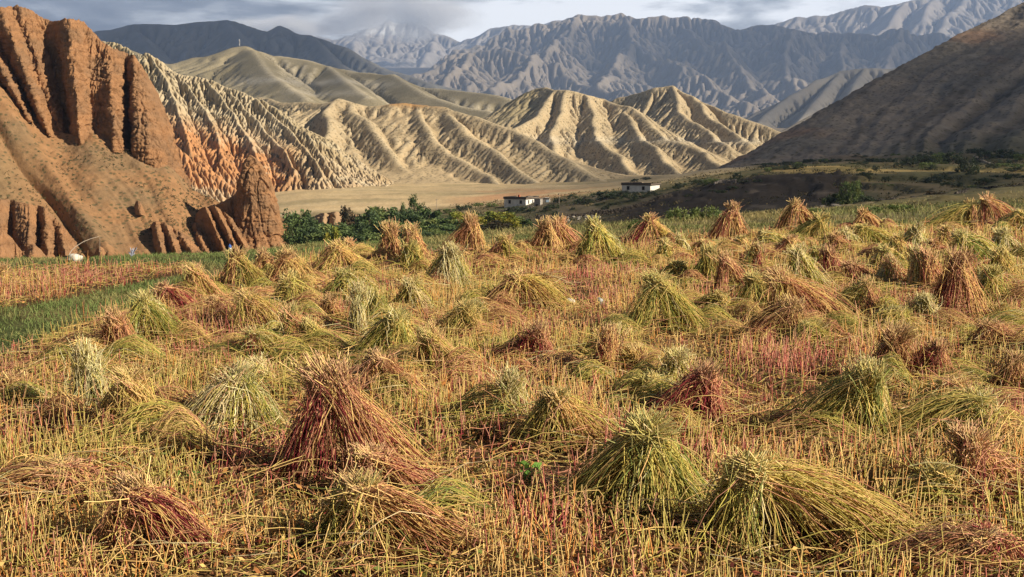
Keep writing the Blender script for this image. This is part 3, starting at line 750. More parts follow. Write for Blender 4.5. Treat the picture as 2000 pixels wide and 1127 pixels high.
R4 = [
 ([(900, 90, 9800), (960, 62, 9900), (1010, 56, 9950), (1075, 46, 10000), (1130, 30, 10000), (1165, 24, 10000), (1215, 25, 10000), (1262, 36, 9900), (1330, 42, 9900), (1390, 38, 9900), (1440, 40, 9900), (1480, 33, 9900), (1545, 38, 9800), (1600, 50, 9700), (1650, 62, 9600), (1700, 66, 9500), (1765, 72, 9400), (1830, 76, 9300), (1900, 80, 9200), (2000, 95, 9200)], 0.42, 0.4),
 ([(780, 150, 8000), (840, 118, 8100), (885, 92, 8200), (925, 80, 8250), (965, 88, 8200), (1010, 100, 8100), (1060, 104, 7900), (1100, 130, 7600), (1160, 152, 7300), (1215, 180, 7000), (1240, 190, 6900)], 0.5, 0.4),
 ([(1130, 30, 10000), (1100, 72, 9100), (1065, 104, 8000)], 0.5, 0.3),
 ([(1060, 104, 7900), (1010, 140, 7200), (960, 175, 6800)], 0.5, 0.3),
 ([(925, 80, 8250), (880, 135, 7400), (840, 160, 7000)], 0.5, 0.3),
 ([(1215, 25, 10000), (1240, 80, 9000), (1210, 110, 8400), (1170, 150, 7300)], 0.5, 0.3),
 ([(1240, 80, 9000), (1300, 120, 8300), (1360, 160, 7600), (1430, 185, 7100), (1500, 205, 6700), (1545, 225, 6500)], 0.5, 0.3),
 ([(1330, 42, 9900), (1390, 95, 8800), (1440, 140, 7900), (1500, 180, 7200)], 0.48, 0.3),
 ([(1545, 38, 9800), (1550, 66, 9200), (1530, 105, 8500), (1540, 150, 7700), (1570, 190, 7000)], 0.48, 0.3),
 ([(1650, 62, 9600), (1640, 105, 8700), (1650, 150, 7800), (1640, 190, 7100)], 0.48, 0.3),
 ([(1765, 72, 9400), (1740, 115, 8500), (1720, 150, 7700)], 0.48, 0.3),
]
X, Y, H, c, b = mountain('mountains', (-1500, 5200, 5500, 11200), 13, R4, (1300, 265, 6200), 150, 9, 0.8, 3, ((0.105, 0.10, 0.10), (0.155, 0.13, 0.105), (0.26, 0.22, 0.175)), 11)
hill_mesh('mountains', X, Y, H, M_FAR, c, cut=b - 60)
log('far mountains')
R5 = [([(-200, 120, 5600), (0, 95, 5700), (120, 78, 5800), (195, 62, 5900), (262, 50, 6000), (350, 43, 6000), (438, 41, 6000), (490, 56, 5950), (522, 65, 5900), (545, 53, 5900), (562, 58, 5900), (584, 68, 5850), (606, 66, 5850), (640, 76, 5750), (672, 92, 5650), (715, 112, 5500), (760, 130, 5350), (800, 142, 5250), (840, 160, 5100)], 0.42, 0.3),
 ([(438, 41, 6000), (470, 80, 5400), (520, 110, 5000), (590, 130, 4700)], 0.45, 0.3),
 ([(606, 66, 5850), (650, 110, 5250), (690, 135, 4900)], 0.45, 0.3),
 ([(262, 50, 6000), (290, 90, 5400), (330, 120, 4900)], 0.45, 0.3)]
X, Y, H, c, b = mountain('mountains_dark', (-3400, -200, 4300, 6700), 14, R5, (600, 170, 5000), 45, 5, 0.5, 5, ((0.10, 0.105, 0.10), (0.13, 0.125, 0.11), (0.16, 0.15, 0.13)), 23)
hill_mesh('mountains_dark', X, Y, H, M_FAR, c, cut=b - 60)
R6 = [([(480, 110, 19285), (560, 92, 19285), (620, 78, 19019), (665, 76, 18886), (700, 62, 18886), (722, 46, 19019), (742, 42, 19152), (757, 36, 19152), (772, 44, 19152), (798, 40, 19152), (820, 54, 19019), (850, 70, 18886), (900, 74, 18620), (940, 66, 18354), (1000, 55, 18088), (1080, 42, 17955), (1150, 35, 17955)], 0.5, 0.2),
 ([(700, 62, 18886), (690, 100, 17290), (720, 130, 16226)], 0.5, 0.2), ([(850, 70, 18886), (840, 105, 17290), (820, 130, 16359)], 0.5, 0.2), ([(1000, 55, 18088), (930, 100, 16758)], 0.5, 0.2)]
X, Y, H, c, b = mountain('mountains_snow', (-4900, 1200, 15800, 20200), 28, R6, (760, 140, 16600), 120, 6, 0.6, 5, ((0.20, 0.19, 0.18), (0.26, 0.23, 0.20), (0.32, 0.29, 0.26)), 31)
pyh, pxh = prow(X, Y, H), ppx(X, Y)
snow = smooth(74, 52, pyh + 12 * fbm(X * 0.004, Y * 0.004, 3, 5)) * smooth(690, 715, pxh) * (1 - smooth(815, 850, pxh))
c = mixc(c, (0.80, 0.82, 0.85), np.clip(snow * 1.3, 0, 1))
hill_mesh('mountains_snow', X, Y, H, M_FAR, c, cut=b - 60)
R7 = [([(1440, 60, 13800), (1510, 46, 13600), (1560, 38, 13500), (1620, 28, 13400), (1700, 14, 13200), (1770, 4, 13000), (1830, -14, 13000), (1900, -26, 13000), (2000, -30, 13000), (2200, -40, 13000)], 0.5, 0.3),
 ([(1770, 4, 13000), (1740, 40, 12200), (1700, 70, 11600)], 0.5, 0.3), ([(1900, -26, 13000), (1850, 30, 12000), (1830, 60, 11500)], 0.5, 0.3), ([(1830, -14, 13000), (1800, 30, 12000)], 0.5, 0.3)]
X, Y, H, c, b = mountain('mountains_high', (2300, 6600, 10800, 14300), 24, R7, (1750, 110, 11500), 110, 6, 0.6, 5, ((0.16, 0.15, 0.145), (0.22, 0.19, 0.165), (0.30, 0.27, 0.24)), 41)
hill_mesh('mountains_high', X, Y, H, M_FAR, c, cut=b - 60)
# side spurs of the right hand valley
R8 = [([(1470, 250, 3600), (1495, 222, 3800), (1545, 186, 4000), (1600, 152, 4200), (1640, 138, 4300), (1690, 134, 4300), (1740, 132, 4300), (1800, 122, 4300), (1900, 100, 4300)], 0.5, 0.3),
 ([(1640, 138, 4300), (1590, 200, 3800), (1560, 235, 3550)], 0.5, 0.3), ([(1690, 134, 4300), (1650, 190, 3800), (1600, 240, 3500)], 0.5, 0.3)]
X, Y, H, c, b = mountain('hills_blue', (700, 2300, 3200, 4700), 8, R8, (1520, 262, 3500), 18, 6, 0.55, 5, ((0.22, 0.20, 0.17), (0.27, 0.23, 0.18), (0.34, 0.30, 0.24)), 51, fz=0.003)
hill_mesh('hills_blue', X, Y, H, M_FAR, c, cut=b - 70)
R9 = [([(1440, 300, 1960), (1480, 275, 2000), (1530, 252, 2050), (1580, 226, 2100), (1640, 196, 2150), (1700, 166, 2200), (1780, 130, 2250), (1900, 80, 2300)], 0.55, 0.3)]
X, Y, H, c, b = mountain('hills_shaded', (350, 1200, 1750, 2500), 6, R9, (1540, 275, 2000), 8, 4, 0.4, 5, ((0.15, 0.135, 0.11), (0.17, 0.15, 0.12), (0.2, 0.17, 0.13)), 61, fz=0.005)
hill_mesh('hills_shaded', X, Y, H, M_FAR, c, cut=b - 40)
log('mountains')
# ---- the great dark slope on the right
SL = [(1380, 350, 600), (1430, 322, 620), (1478, 293, 640), (1530, 262, 670), (1610, 216, 715), (1700, 164, 765), (1790, 116, 815), (1870, 72, 860), (1945, 34, 905), (2010, -4, 945), (2090, -44, 975), (2160, -60, 985), (2230, -60, 990)]
LO = [(1340, 372, 520), (1420, 352, 500), (1500, 345, 480), (1580, 338, 465), (1680, 332, 450), (1790, 326, 440), (1900, 318, 430), (2010, 305, 425), (2120, 292, 420), (2220, 280, 415), (2320, 270, 410), (2400, 250, 405), (2480, 240, 402)]
ctrl = np.zeros((4, len(LO), 3))
for j in range(len(LO)):
    for r, t in enumerate((0, 0.33, 0.67, 1.0)):
        ctrl[r, j] = [LO[j][k] * (1 - t) + SL[j][k] * t for k in range(3)]
JV, JN, par = patch(ctrl, 240, 420)
x, y, z = JV[..., 0], JV[..., 1], JV[..., 2]
t = np.linspace(0, 1, 240)[:, None] + 0 * x
g = par[..., 0] + 1.25 * par[..., 1]
d = 8.0 * (ridged(g * 0.006 + 0.3 * fbm(x * .008, z * .008, 1, 3), t * 0.4, 2, 3) - 0.6) + 2.0 * fbm(x * 0.03, y * 0.03, z * 0.03, 5)
d = d + 1.2 * np.sin(z * 1.1 + 2 * fbm(x * .02, y * .02, 1, 3)) * smooth(0.42, 0.2, t) * smooth(0.02, 0.1, t) * smooth(1480, 1600, par[..., 0])      # old field terraces
JV = JV + JN * (d * (1 - 0.4 * smooth(0.93, 1, t)) + 0.8 * fbm(x * 0.15, y * 0.15, z * 0.15, 4))[..., None]
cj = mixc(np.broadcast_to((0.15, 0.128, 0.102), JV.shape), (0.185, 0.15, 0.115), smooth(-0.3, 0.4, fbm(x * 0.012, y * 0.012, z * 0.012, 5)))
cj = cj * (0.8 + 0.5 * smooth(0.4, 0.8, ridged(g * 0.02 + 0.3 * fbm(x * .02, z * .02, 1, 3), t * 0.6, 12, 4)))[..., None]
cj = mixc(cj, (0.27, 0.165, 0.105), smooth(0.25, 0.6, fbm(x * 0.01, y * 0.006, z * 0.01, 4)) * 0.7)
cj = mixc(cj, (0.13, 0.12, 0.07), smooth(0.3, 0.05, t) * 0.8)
back = np.stack([JV[-1] + np.array([60, 60, 10]), JV[-1] + np.array([220, 200, -60])])
JV = np.concatenate([JV, back], 0); cj = np.concatenate([cj, np.repeat(cj[-1:], 2, 0)], 0)
M_SLOPE = material('shaded_slope_soil', var=0.22, vscale=0.08, bump=0.6, bscale=0.3, rough=0.95, spec=0.04, speck=(0.35, 0.14, (0.07, 0.062, 0.035), 0.25), bdetail=7)
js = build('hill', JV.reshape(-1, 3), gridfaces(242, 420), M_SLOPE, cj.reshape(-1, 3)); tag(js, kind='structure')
log('dark slope')

# ================================================================== UNSEEN CLOUDS OVERHEAD (placed to shade chosen parts of the valley) AND HAZE
def cloud_material():
    m = bpy.data.materials.new('shade_cloud_vapour'); m.use_nodes = True
    N, L = m.node_tree.nodes, m.node_tree.links; N.clear()
    out = N.new('ShaderNodeOutputMaterial')
    a = N.new('ShaderNodeAttribute'); a.attribute_name = 'col'
    df = N.new('ShaderNodeBsdfDiffuse'); df.inputs['Color'].default_value = (0.85, 0.86, 0.88, 1)
    tl = N.new('ShaderNodeBsdfTranslucent'); tl.inputs['Color'].default_value = (0.8, 0.82, 0.86, 1)
    tr = N.new('ShaderNodeBsdfTransparent')
    m1 = N.new('ShaderNodeMixShader'); m1.inputs[0].default_value = 0.35; L.new(df.outputs[0], m1.inputs[1]); L.new(tl.outputs[0], m1.inputs[2])
    m2 = N.new('ShaderNodeMixShader'); L.new(a.outputs['Fac'], m2.inputs[0]); L.new(tr.outputs[0], m2.inputs[1]); L.new(m1.outputs[0], m2.inputs[2])
    L.new(m2.outputs[0], out.inputs[0])
    return m
M_CLOUD = cloud_material()
CLOUD_Z = 2700.0
def shade_cloud(name, sx, sy, sz, rx, ry, dens, soft=0.35, seed=0, n=90, gap=0.0, rot=0.0):
    """a flat unseen cloud, placed so its shade falls round the ground point (sx, sy, sz); dens = how much light it stops"""
    c = np.array([sx, sy, sz]) + SUNV * (CLOUD_Z - sz) / SUNV[2]
    A, B = np.meshgrid(np.linspace(-1.25, 1.25, n), np.linspace(-1.25, 1.25, n))
    x, y = A * rx, B * ry
    if rot:
        x, y = x * cos(rot) - y * sin(rot), x * sin(rot) + y * cos(rot)
    r = np.hypot(A, B) + 0.28 * fbm(A * 1.6 + seed, B * 1.6, seed, 4)
    k = 1 - smooth(1 - soft, 1.0, r)
    if gap: k = k * (1 - gap * smooth(0.0, 0.4, fbm(A * 2.3, B * 2.3 + seed, seed + 4, 4)))
    th_ = min(rx, ry) * 0.25
    top = th_ * np.sqrt(np.clip(1 - r, 0, 1)) * (0.7 + 0.5 * fbm(A * 4, B * 4, seed, 4)) + 8
    V = np.concatenate([np.stack([c[0] + x, c[1] + y, c[2] + top], -1).reshape(-1, 3), np.stack([c[0] + x, c[1] + y, c[2] - 0.2 * top], -1).reshape(-1, 3)])
    al = 1 - np.sqrt(np.clip(1 - k * dens, 0, 1))             # light crosses two skins
    F = gridfaces(n, n); keep = (k.ravel()[F] > 0.003).any(1)
    F = np.concatenate([F[keep], F[keep][:, ::-1] + n * n])
    o = build(name, V, F, M_CLOUD, np.repeat(np.tile(al.ravel(), 2)[:, None], 3, 1)); tag(o, kind='stuff')
    return o
shade_cloud('shade_clouds', -1900, 5300, 500, 1700, 1300, 0.95, seed=1)
shade_cloud('shade_clouds', 450, 590, 60, 300, 430, 0.85, seed=2, rot=-0.25)
shade_cloud('shade_clouds', -60, 1700, 120, 430, 300, 0.42, seed=3, soft=0.6)
shade_cloud('shade_clouds', 2400, 8900, 800, 2700, 1800, 0.93, seed=4, gap=0.3, soft=0.5)
shade_cloud('shade_clouds', 108, 235, 0, 88, 100, 0.70, seed=9, soft=0.4)  # small unseen cloud added to darken the bank and near terraces
shade_cloud('shade_clouds', 1150, 3950, 300, 700, 600, 0.7, seed=7, soft=0.5)
shade_cloud('shade_clouds', -900, 13000, 900, 2200, 1700, 0.9, seed=5, gap=0.3)
# ---- the air
m = bpy.data.materials.new('haze_air'); m.use_nodes = True
N, L = m.node_tree.nodes, m.node_tree.links; N.clear()
out = N.new('ShaderNodeOutputMaterial'); pv = N.new('ShaderNodeVolumePrincipled')
pv.inputs['Color'].default_value = (0.44, 0.61, 0.94, 1); pv.inputs['Density'].default_value = 6.3e-5; pv.inputs['Anisotropy'].default_value = 0.2
L.new(pv.outputs[0], out.inputs['Volume'])
V, F = boxes([[0, 7700, 950]], [[17000, 7900, 1180]])
hz = build('haze', V, F, m, smooth_=False); tag(hz, kind='stuff')
# ---- the cloud bank over the far peaks, beyond the haze
def cloud_bank(px0, px1, py0, py1, D, depth, dens, seed, thr=0.42, sc=(2.2, 2.2, 1.3)):
    a, b = P(px0, py1, D), P(px1, py0, D)
    m = bpy.data.materials.new('cloud_bank_vapour'); m.use_nodes = True
    N, L = m.node_tree.nodes, m.node_tree.links; N.clear()
    out = N.new('ShaderNodeOutputMaterial'); pv = N.new('ShaderNodeVolumePrincipled')
    pv.inputs['Color'].default_value = (0.99, 0.99, 1.0, 1); pv.inputs['Anisotropy'].default_value = -0.3
    co = N.new('ShaderNodeTexCoord').outputs['Object']
    mp = N.new('ShaderNodeMapping'); mp.inputs['Scale'].default_value = sc; mp.inputs['Location'].default_value = (seed * 3.1, seed * 1.7, 0); L.new(co, mp.inputs['Vector'])
    nz = N.new('ShaderNodeTexNoise'); nz.inputs['Scale'].default_value = 1.0; nz.inputs['Detail'].default_value = 6; nz.inputs['Roughness'].default_value = 0.6; L.new(mp.outputs[0], nz.inputs['Vector'])
    ln = N.new('ShaderNodeVectorMath'); ln.operation = 'LENGTH'; L.new(co, ln.inputs[0])
    def mth(op, p, q):
        n = N.new('ShaderNodeMath'); n.operation = op
        for i_, v_ in enumerate((p, q)):
            if isinstance(v_, (int, float)): n.inputs[i_].default_value = v_
            else: L.new(v_, n.inputs[i_])
        return n.outputs[0]
    fall = mth('MULTIPLY', mth('POWER', ln.outputs['Value'], 2.0), -0.34)
    v = mth('MULTIPLY', mth('MAXIMUM', mth('SUBTRACT', mth('ADD', nz.outputs['Fac'], fall), thr - 0.16), 0.0), dens)
    L.new(v, pv.inputs['Density']); L.new(pv.outputs[0], out.inputs['Volume'])
    V, F = boxes([[0, 0, 0]], [[1, 1, 1]])
    o = build('cloud_bank', V, F, m, smooth_=False)
    o.location = ((a[0] + b[0]) / 2, D + depth / 2, (a[2] + b[2]) / 2); o.scale = (abs(b[0] - a[0]) / 2, depth / 2, abs(b[2] - a[2]) / 2)
    tag(o, kind='stuff'); return o
scene.cycles.volume_step_rate = 1.0
scene.cycles.volume_max_steps = 64
cloud_bank(400, 700, 20, 84, 15750, 700, 0.04, 3)
cloud_bank(560, 980, -50, 96, 15760, 800, 0.03, 4, thr=0.44)
log('air')
# ================================================================== THE FIELD: SHEAVES, STUBBLE, LITTER, GRASS
C_ = dict(straw=(0.76, 0.52, 0.19), yg=(0.55, 0.46, 0.11), olive=(0.24, 0.235, 0.065), pink=(0.62, 0.30, 0.17), crim=(0.27, 0.035, 0.045), brn=(0.30, 0.13, 0.055), pale=(0.74, 0.63, 0.34), grn=(0.25, 0.30, 0.07), org=(0.76, 0.33, 0.085))
PAL = dict(
 S=[('straw', .55), ('yg', .25), ('pink', .2)], G=[('yg', .5), ('grn', .22), ('straw', .18), ('pale', .1)], P=[('pale', .5), ('yg', .35), ('grn', .1), ('pink', .05)],
 R=[('crim', .42), ('pink', .33), ('straw', .18), ('brn', .07)], B=[('brn', .36), ('straw', .38), ('pink', .26)], O=[('olive', .32), ('yg', .38), ('straw', .3)],
 K=[('pink', .5), ('straw', .38), ('crim', .12)])
M_STALK = material('dry_stalk', var=0.0, rough=0.75, spec=0.2, transl=0.12)
M_SEED = material('seed_husk', var=0.0, rough=0.9, spec=0.1)
M_BLADE = material('grass_blade', var=0.0, rough=0.7, spec=0.2, transl=0.25)
RS = np.random.RandomState(4)
def pick(rs, pal, n):
    names, w = zip(*PAL[pal]); w = np.array(w) / sum(w)
    i = rs.choice(len(names), n, p=w)
    c = np.array([C_[k] for k in names])[i]
    return c * rs.uniform(0.72, 1.2, (n, 1)) * rs.uniform(0.93, 1.07, (n, 3))
def quads(cen, size, rs, aspect=1.0, flat=0.0):
    """n small random leaf-like quads"""
    n = len(cen)
    a = rs.normal(size=(n, 3)); b = rs.normal(size=(n, 3))
    if flat: a[:, 2] *= 1 - flat; b[:, 2] *= 1 - flat
    a /= np.linalg.norm(a, axis=1)[:, None]; b -= a * (a * b).sum(1)[:, None]; b /= np.linalg.norm(b, axis=1)[:, None]
    s = np.asarray(size).reshape(-1, 1)
    V = np.stack([cen - a * s * aspect, cen + b * s * 0.6, cen + a * s * aspect, cen - b * s * 0.6], 1)
    return V.reshape(-1, 3), np.arange(n * 4).reshape(n, 4)
SHEAF_AT = []
def sheaf(ax, ay, by, xl, xr, pal, label, pal2=None):
    seed = int(ax * 7 + ay * 13) % 100000
    rs = np.random.RandomState(seed)
    D = float(flatD(by)) + 0.10
    A = P(ax, ay, D)
    x0, y0 = A[0], D; z0 = float(gz(x0, y0))
    h = max(A[2] - z0, 0.14) * (1.10 + 0.06 * (D > 8))
    wl, wr = 1.2 * max((ax - xl), 5) / FPX * D, 1.2 * max((xr - ax), 5) / FPX * D
    rd = float(np.clip(0.31 * (wl + wr), 0.11, 0.36))
    SHEAF_AT.append((x0 + (wr - wl) * 0.3, y0, 0.40 * (wl + wr), rd))
    n = int(np.clip(190 + 4.4 * math.sqrt((xr - xl) * (by - ay)), 260, 1150))
    r0 = max(0.0024, 0.29 * D / 1126)
    # handfuls of stalks, each laid in its own direction, bound together under the cut ends
    m = int(np.clip(3 + (wl + wr) * 7, 4, 8))
    hs = np.where(rs.uniform(size=m) < (wr + 0.05) / (wl + wr + 0.10), 1.0, -1.0)
    hs[0] = 1.0 if wr > wl else -1.0
    if m > 3: hs[1] = -hs[0]
    hphi = np.clip(rs.normal(-0.1, 0.55, m), -1.6, 1.6); hphi[0] = rs.normal(0, 0.25) - 0.2
    hu = rs.uniform(0.55, 1.12, m)
    hcz = rs.uniform(0.25, 1.6, m)
    hB = np.stack([rs.normal(0, 0.015 + 0.03 * h, m), rs.normal(0, 0.03, m), h * rs.uniform(0.86, 0.99, m)], -1)
    hw_ = rs.uniform(0.6, 1.4, m); hw_[0] *= 1.7
    q = rs.choice(m, n, p=hw_ / hw_.sum())
    loose = rs.uniform(size=n) < 0.20
    side = np.where(loose, np.where(rs.uniform(size=n) < 0.5, 1, -1), hs[q])
    phi = np.where(loose, rs.uniform(-2.2, 2.2, n), hphi[q] + rs.normal(0, 0.24, n))
    u = np.where(loose, np.sqrt(rs.uniform(0.2, 1.7, n)), hu[q] * rs.uniform(0.70, 1.22, n))
    fx = np.cos(phi) * np.where(side > 0, wr, wl) * side * u; fy = np.sin(phi) * rd * u
    F = np.stack([fx, fy, 0 * fx], -1) + rs.normal(0, 0.022, (n, 3))
    F[:, 2] = gz(x0 + fx, y0 + fy) - z0 + rs.uniform(0.0, 0.05, n)
    B = hB[q] + rs.normal(0, 1, (n, 3)) * np.array([0.022, 0.026, 0.035]) * (0.4 + h)
    B[loose] += rs.normal(0, 0.05, (int(loose.sum()), 3)) * np.array([1, 1, 0.6])
    B[:, 2] = np.minimum(B[:, 2], h * 1.0)
    L = np.linalg.norm(B - F, axis=1, keepdims=True)
    Cc = F * 0.48 + B * 0.52; Cc[:, 2:] += 0.17 * L * (hcz[q] * rs.uniform(0.75, 1.25, n))[:, None]; Cc += rs.normal(0, 0.055, (n, 3)) * L
    k = 8; t = np.linspace(0, 1, k - 1)[None, :, None]
    pts = F[:, None] * (1 - t) ** 2 + 2 * Cc[:, None] * t * (1 - t) + B[:, None] * t * t
    up = B - Cc; up /= np.linalg.norm(up, axis=1, keepdims=True) + 1e-6
    up = up + np.array([0, 0, 0.16]) + rs.normal(0, 0.17, (n, 3))
    tuft = (0.02 + 0.20 * rs.uniform(0, 1, (n, 1)) ** 2) * min(h, 0.55) * 1.15
    pts = np.concatenate([pts, (B + up * tuft)[:, None]], 1)
    # wisps that have come loose
    ms = rs.uniform(size=n) < 0.14
    pts[ms, 0] += rs.normal(0, 0.13, (ms.sum(), 3)) * np.array([1, 1, 0.35]); pts[ms, 0, 2] = np.maximum(pts[ms, 0, 2], 0.01)
    pts[:, 1:-2] += rs.normal(0, 0.009, (n, k - 3, 3))
    kn = np.where(rs.uniform(size=n) < 0.16)[0]; kj = rs.randint(2, 6, len(kn))                     # broken stems
    pts[kn, kj] += rs.normal(0, 0.045, (len(kn), 3))
    pts[:, :, 2] -= 0.10 * h * np.array([0, 1, .8, .4, 0, 0, 0, 0])[None, :k] * rs.uniform(0, 1, (n, 1))      # heads weigh the stalks down
    pts[:, :, 2] = np.maximum(pts[:, :, 2], 0.006)
    rad = np.linspace(0.7, 0.92, k)[None] * r0 * rs.uniform(0.7, 1.3, (n, 1))
    V, Fc = tubes(pts, rad, 3)
    c0 = pick(rs, pal, n)
    hc = pick(rs, pal, m)[q]; keepc = rs.uniform(size=n) < 0.38
    c0[keepc] = hc[keepc] * rs.uniform(0.8, 1.2, (int(keepc.sum()), 1))
    if pal2:
        m2 = side < 0
        c0[m2] = pick(rs, pal2, int(m2.sum()))
    tip = np.asarray(C_['pale']) * 0.9
    tt = np.linspace(0, 1, k)[None, :, None]
    col = 1.12 * c0[:, None] * (0.85 + 0.25 * tt) * (1 - 0.45 * tt ** 5) + tip * 0.45 * tt ** 5
    o = thing('sheaf', label, 'sheaf', (x0, y0, z0), 'cut sheaves standing in the stubble field')
    build('stalks', V, Fc, M_STALK, np.repeat(col.reshape(-1, 1, 3), 3, 1).reshape(-1, 3), True, o)
    m = int(n * 4.2)
    i = rs.randint(0, n, m); tq = rs.uniform(0, 1, m) ** 2.0 * 0.5 * (k - 2); j = tq.astype(int); f = (tq - j)[:, None]
    pc = pts[i, j] * (1 - f) + pts[i, j + 1] * f
    pc = pc * np.array([0.92, 0.92, 0.85]) + rs.normal(0, 0.018, (m, 3)); pc[:, 2] = np.maximum(pc[:, 2], 0.008)
    sz = np.maximum(rs.uniform(0.005, 0.012, m), 0.35 * D / 1126)
    # trampled husks and leaves heaped round the foot, dark to deepen its shade
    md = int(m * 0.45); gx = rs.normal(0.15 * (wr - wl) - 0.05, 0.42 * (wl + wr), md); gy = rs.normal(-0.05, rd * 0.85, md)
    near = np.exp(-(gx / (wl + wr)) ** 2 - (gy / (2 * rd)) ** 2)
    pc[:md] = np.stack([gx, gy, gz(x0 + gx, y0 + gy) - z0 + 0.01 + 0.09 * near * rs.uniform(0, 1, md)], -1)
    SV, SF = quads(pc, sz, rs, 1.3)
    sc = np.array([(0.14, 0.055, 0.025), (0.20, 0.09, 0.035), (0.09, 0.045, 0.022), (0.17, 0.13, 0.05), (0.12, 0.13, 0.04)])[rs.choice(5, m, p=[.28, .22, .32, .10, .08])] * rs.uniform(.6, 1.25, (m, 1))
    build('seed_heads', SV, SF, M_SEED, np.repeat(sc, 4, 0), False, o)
    return o
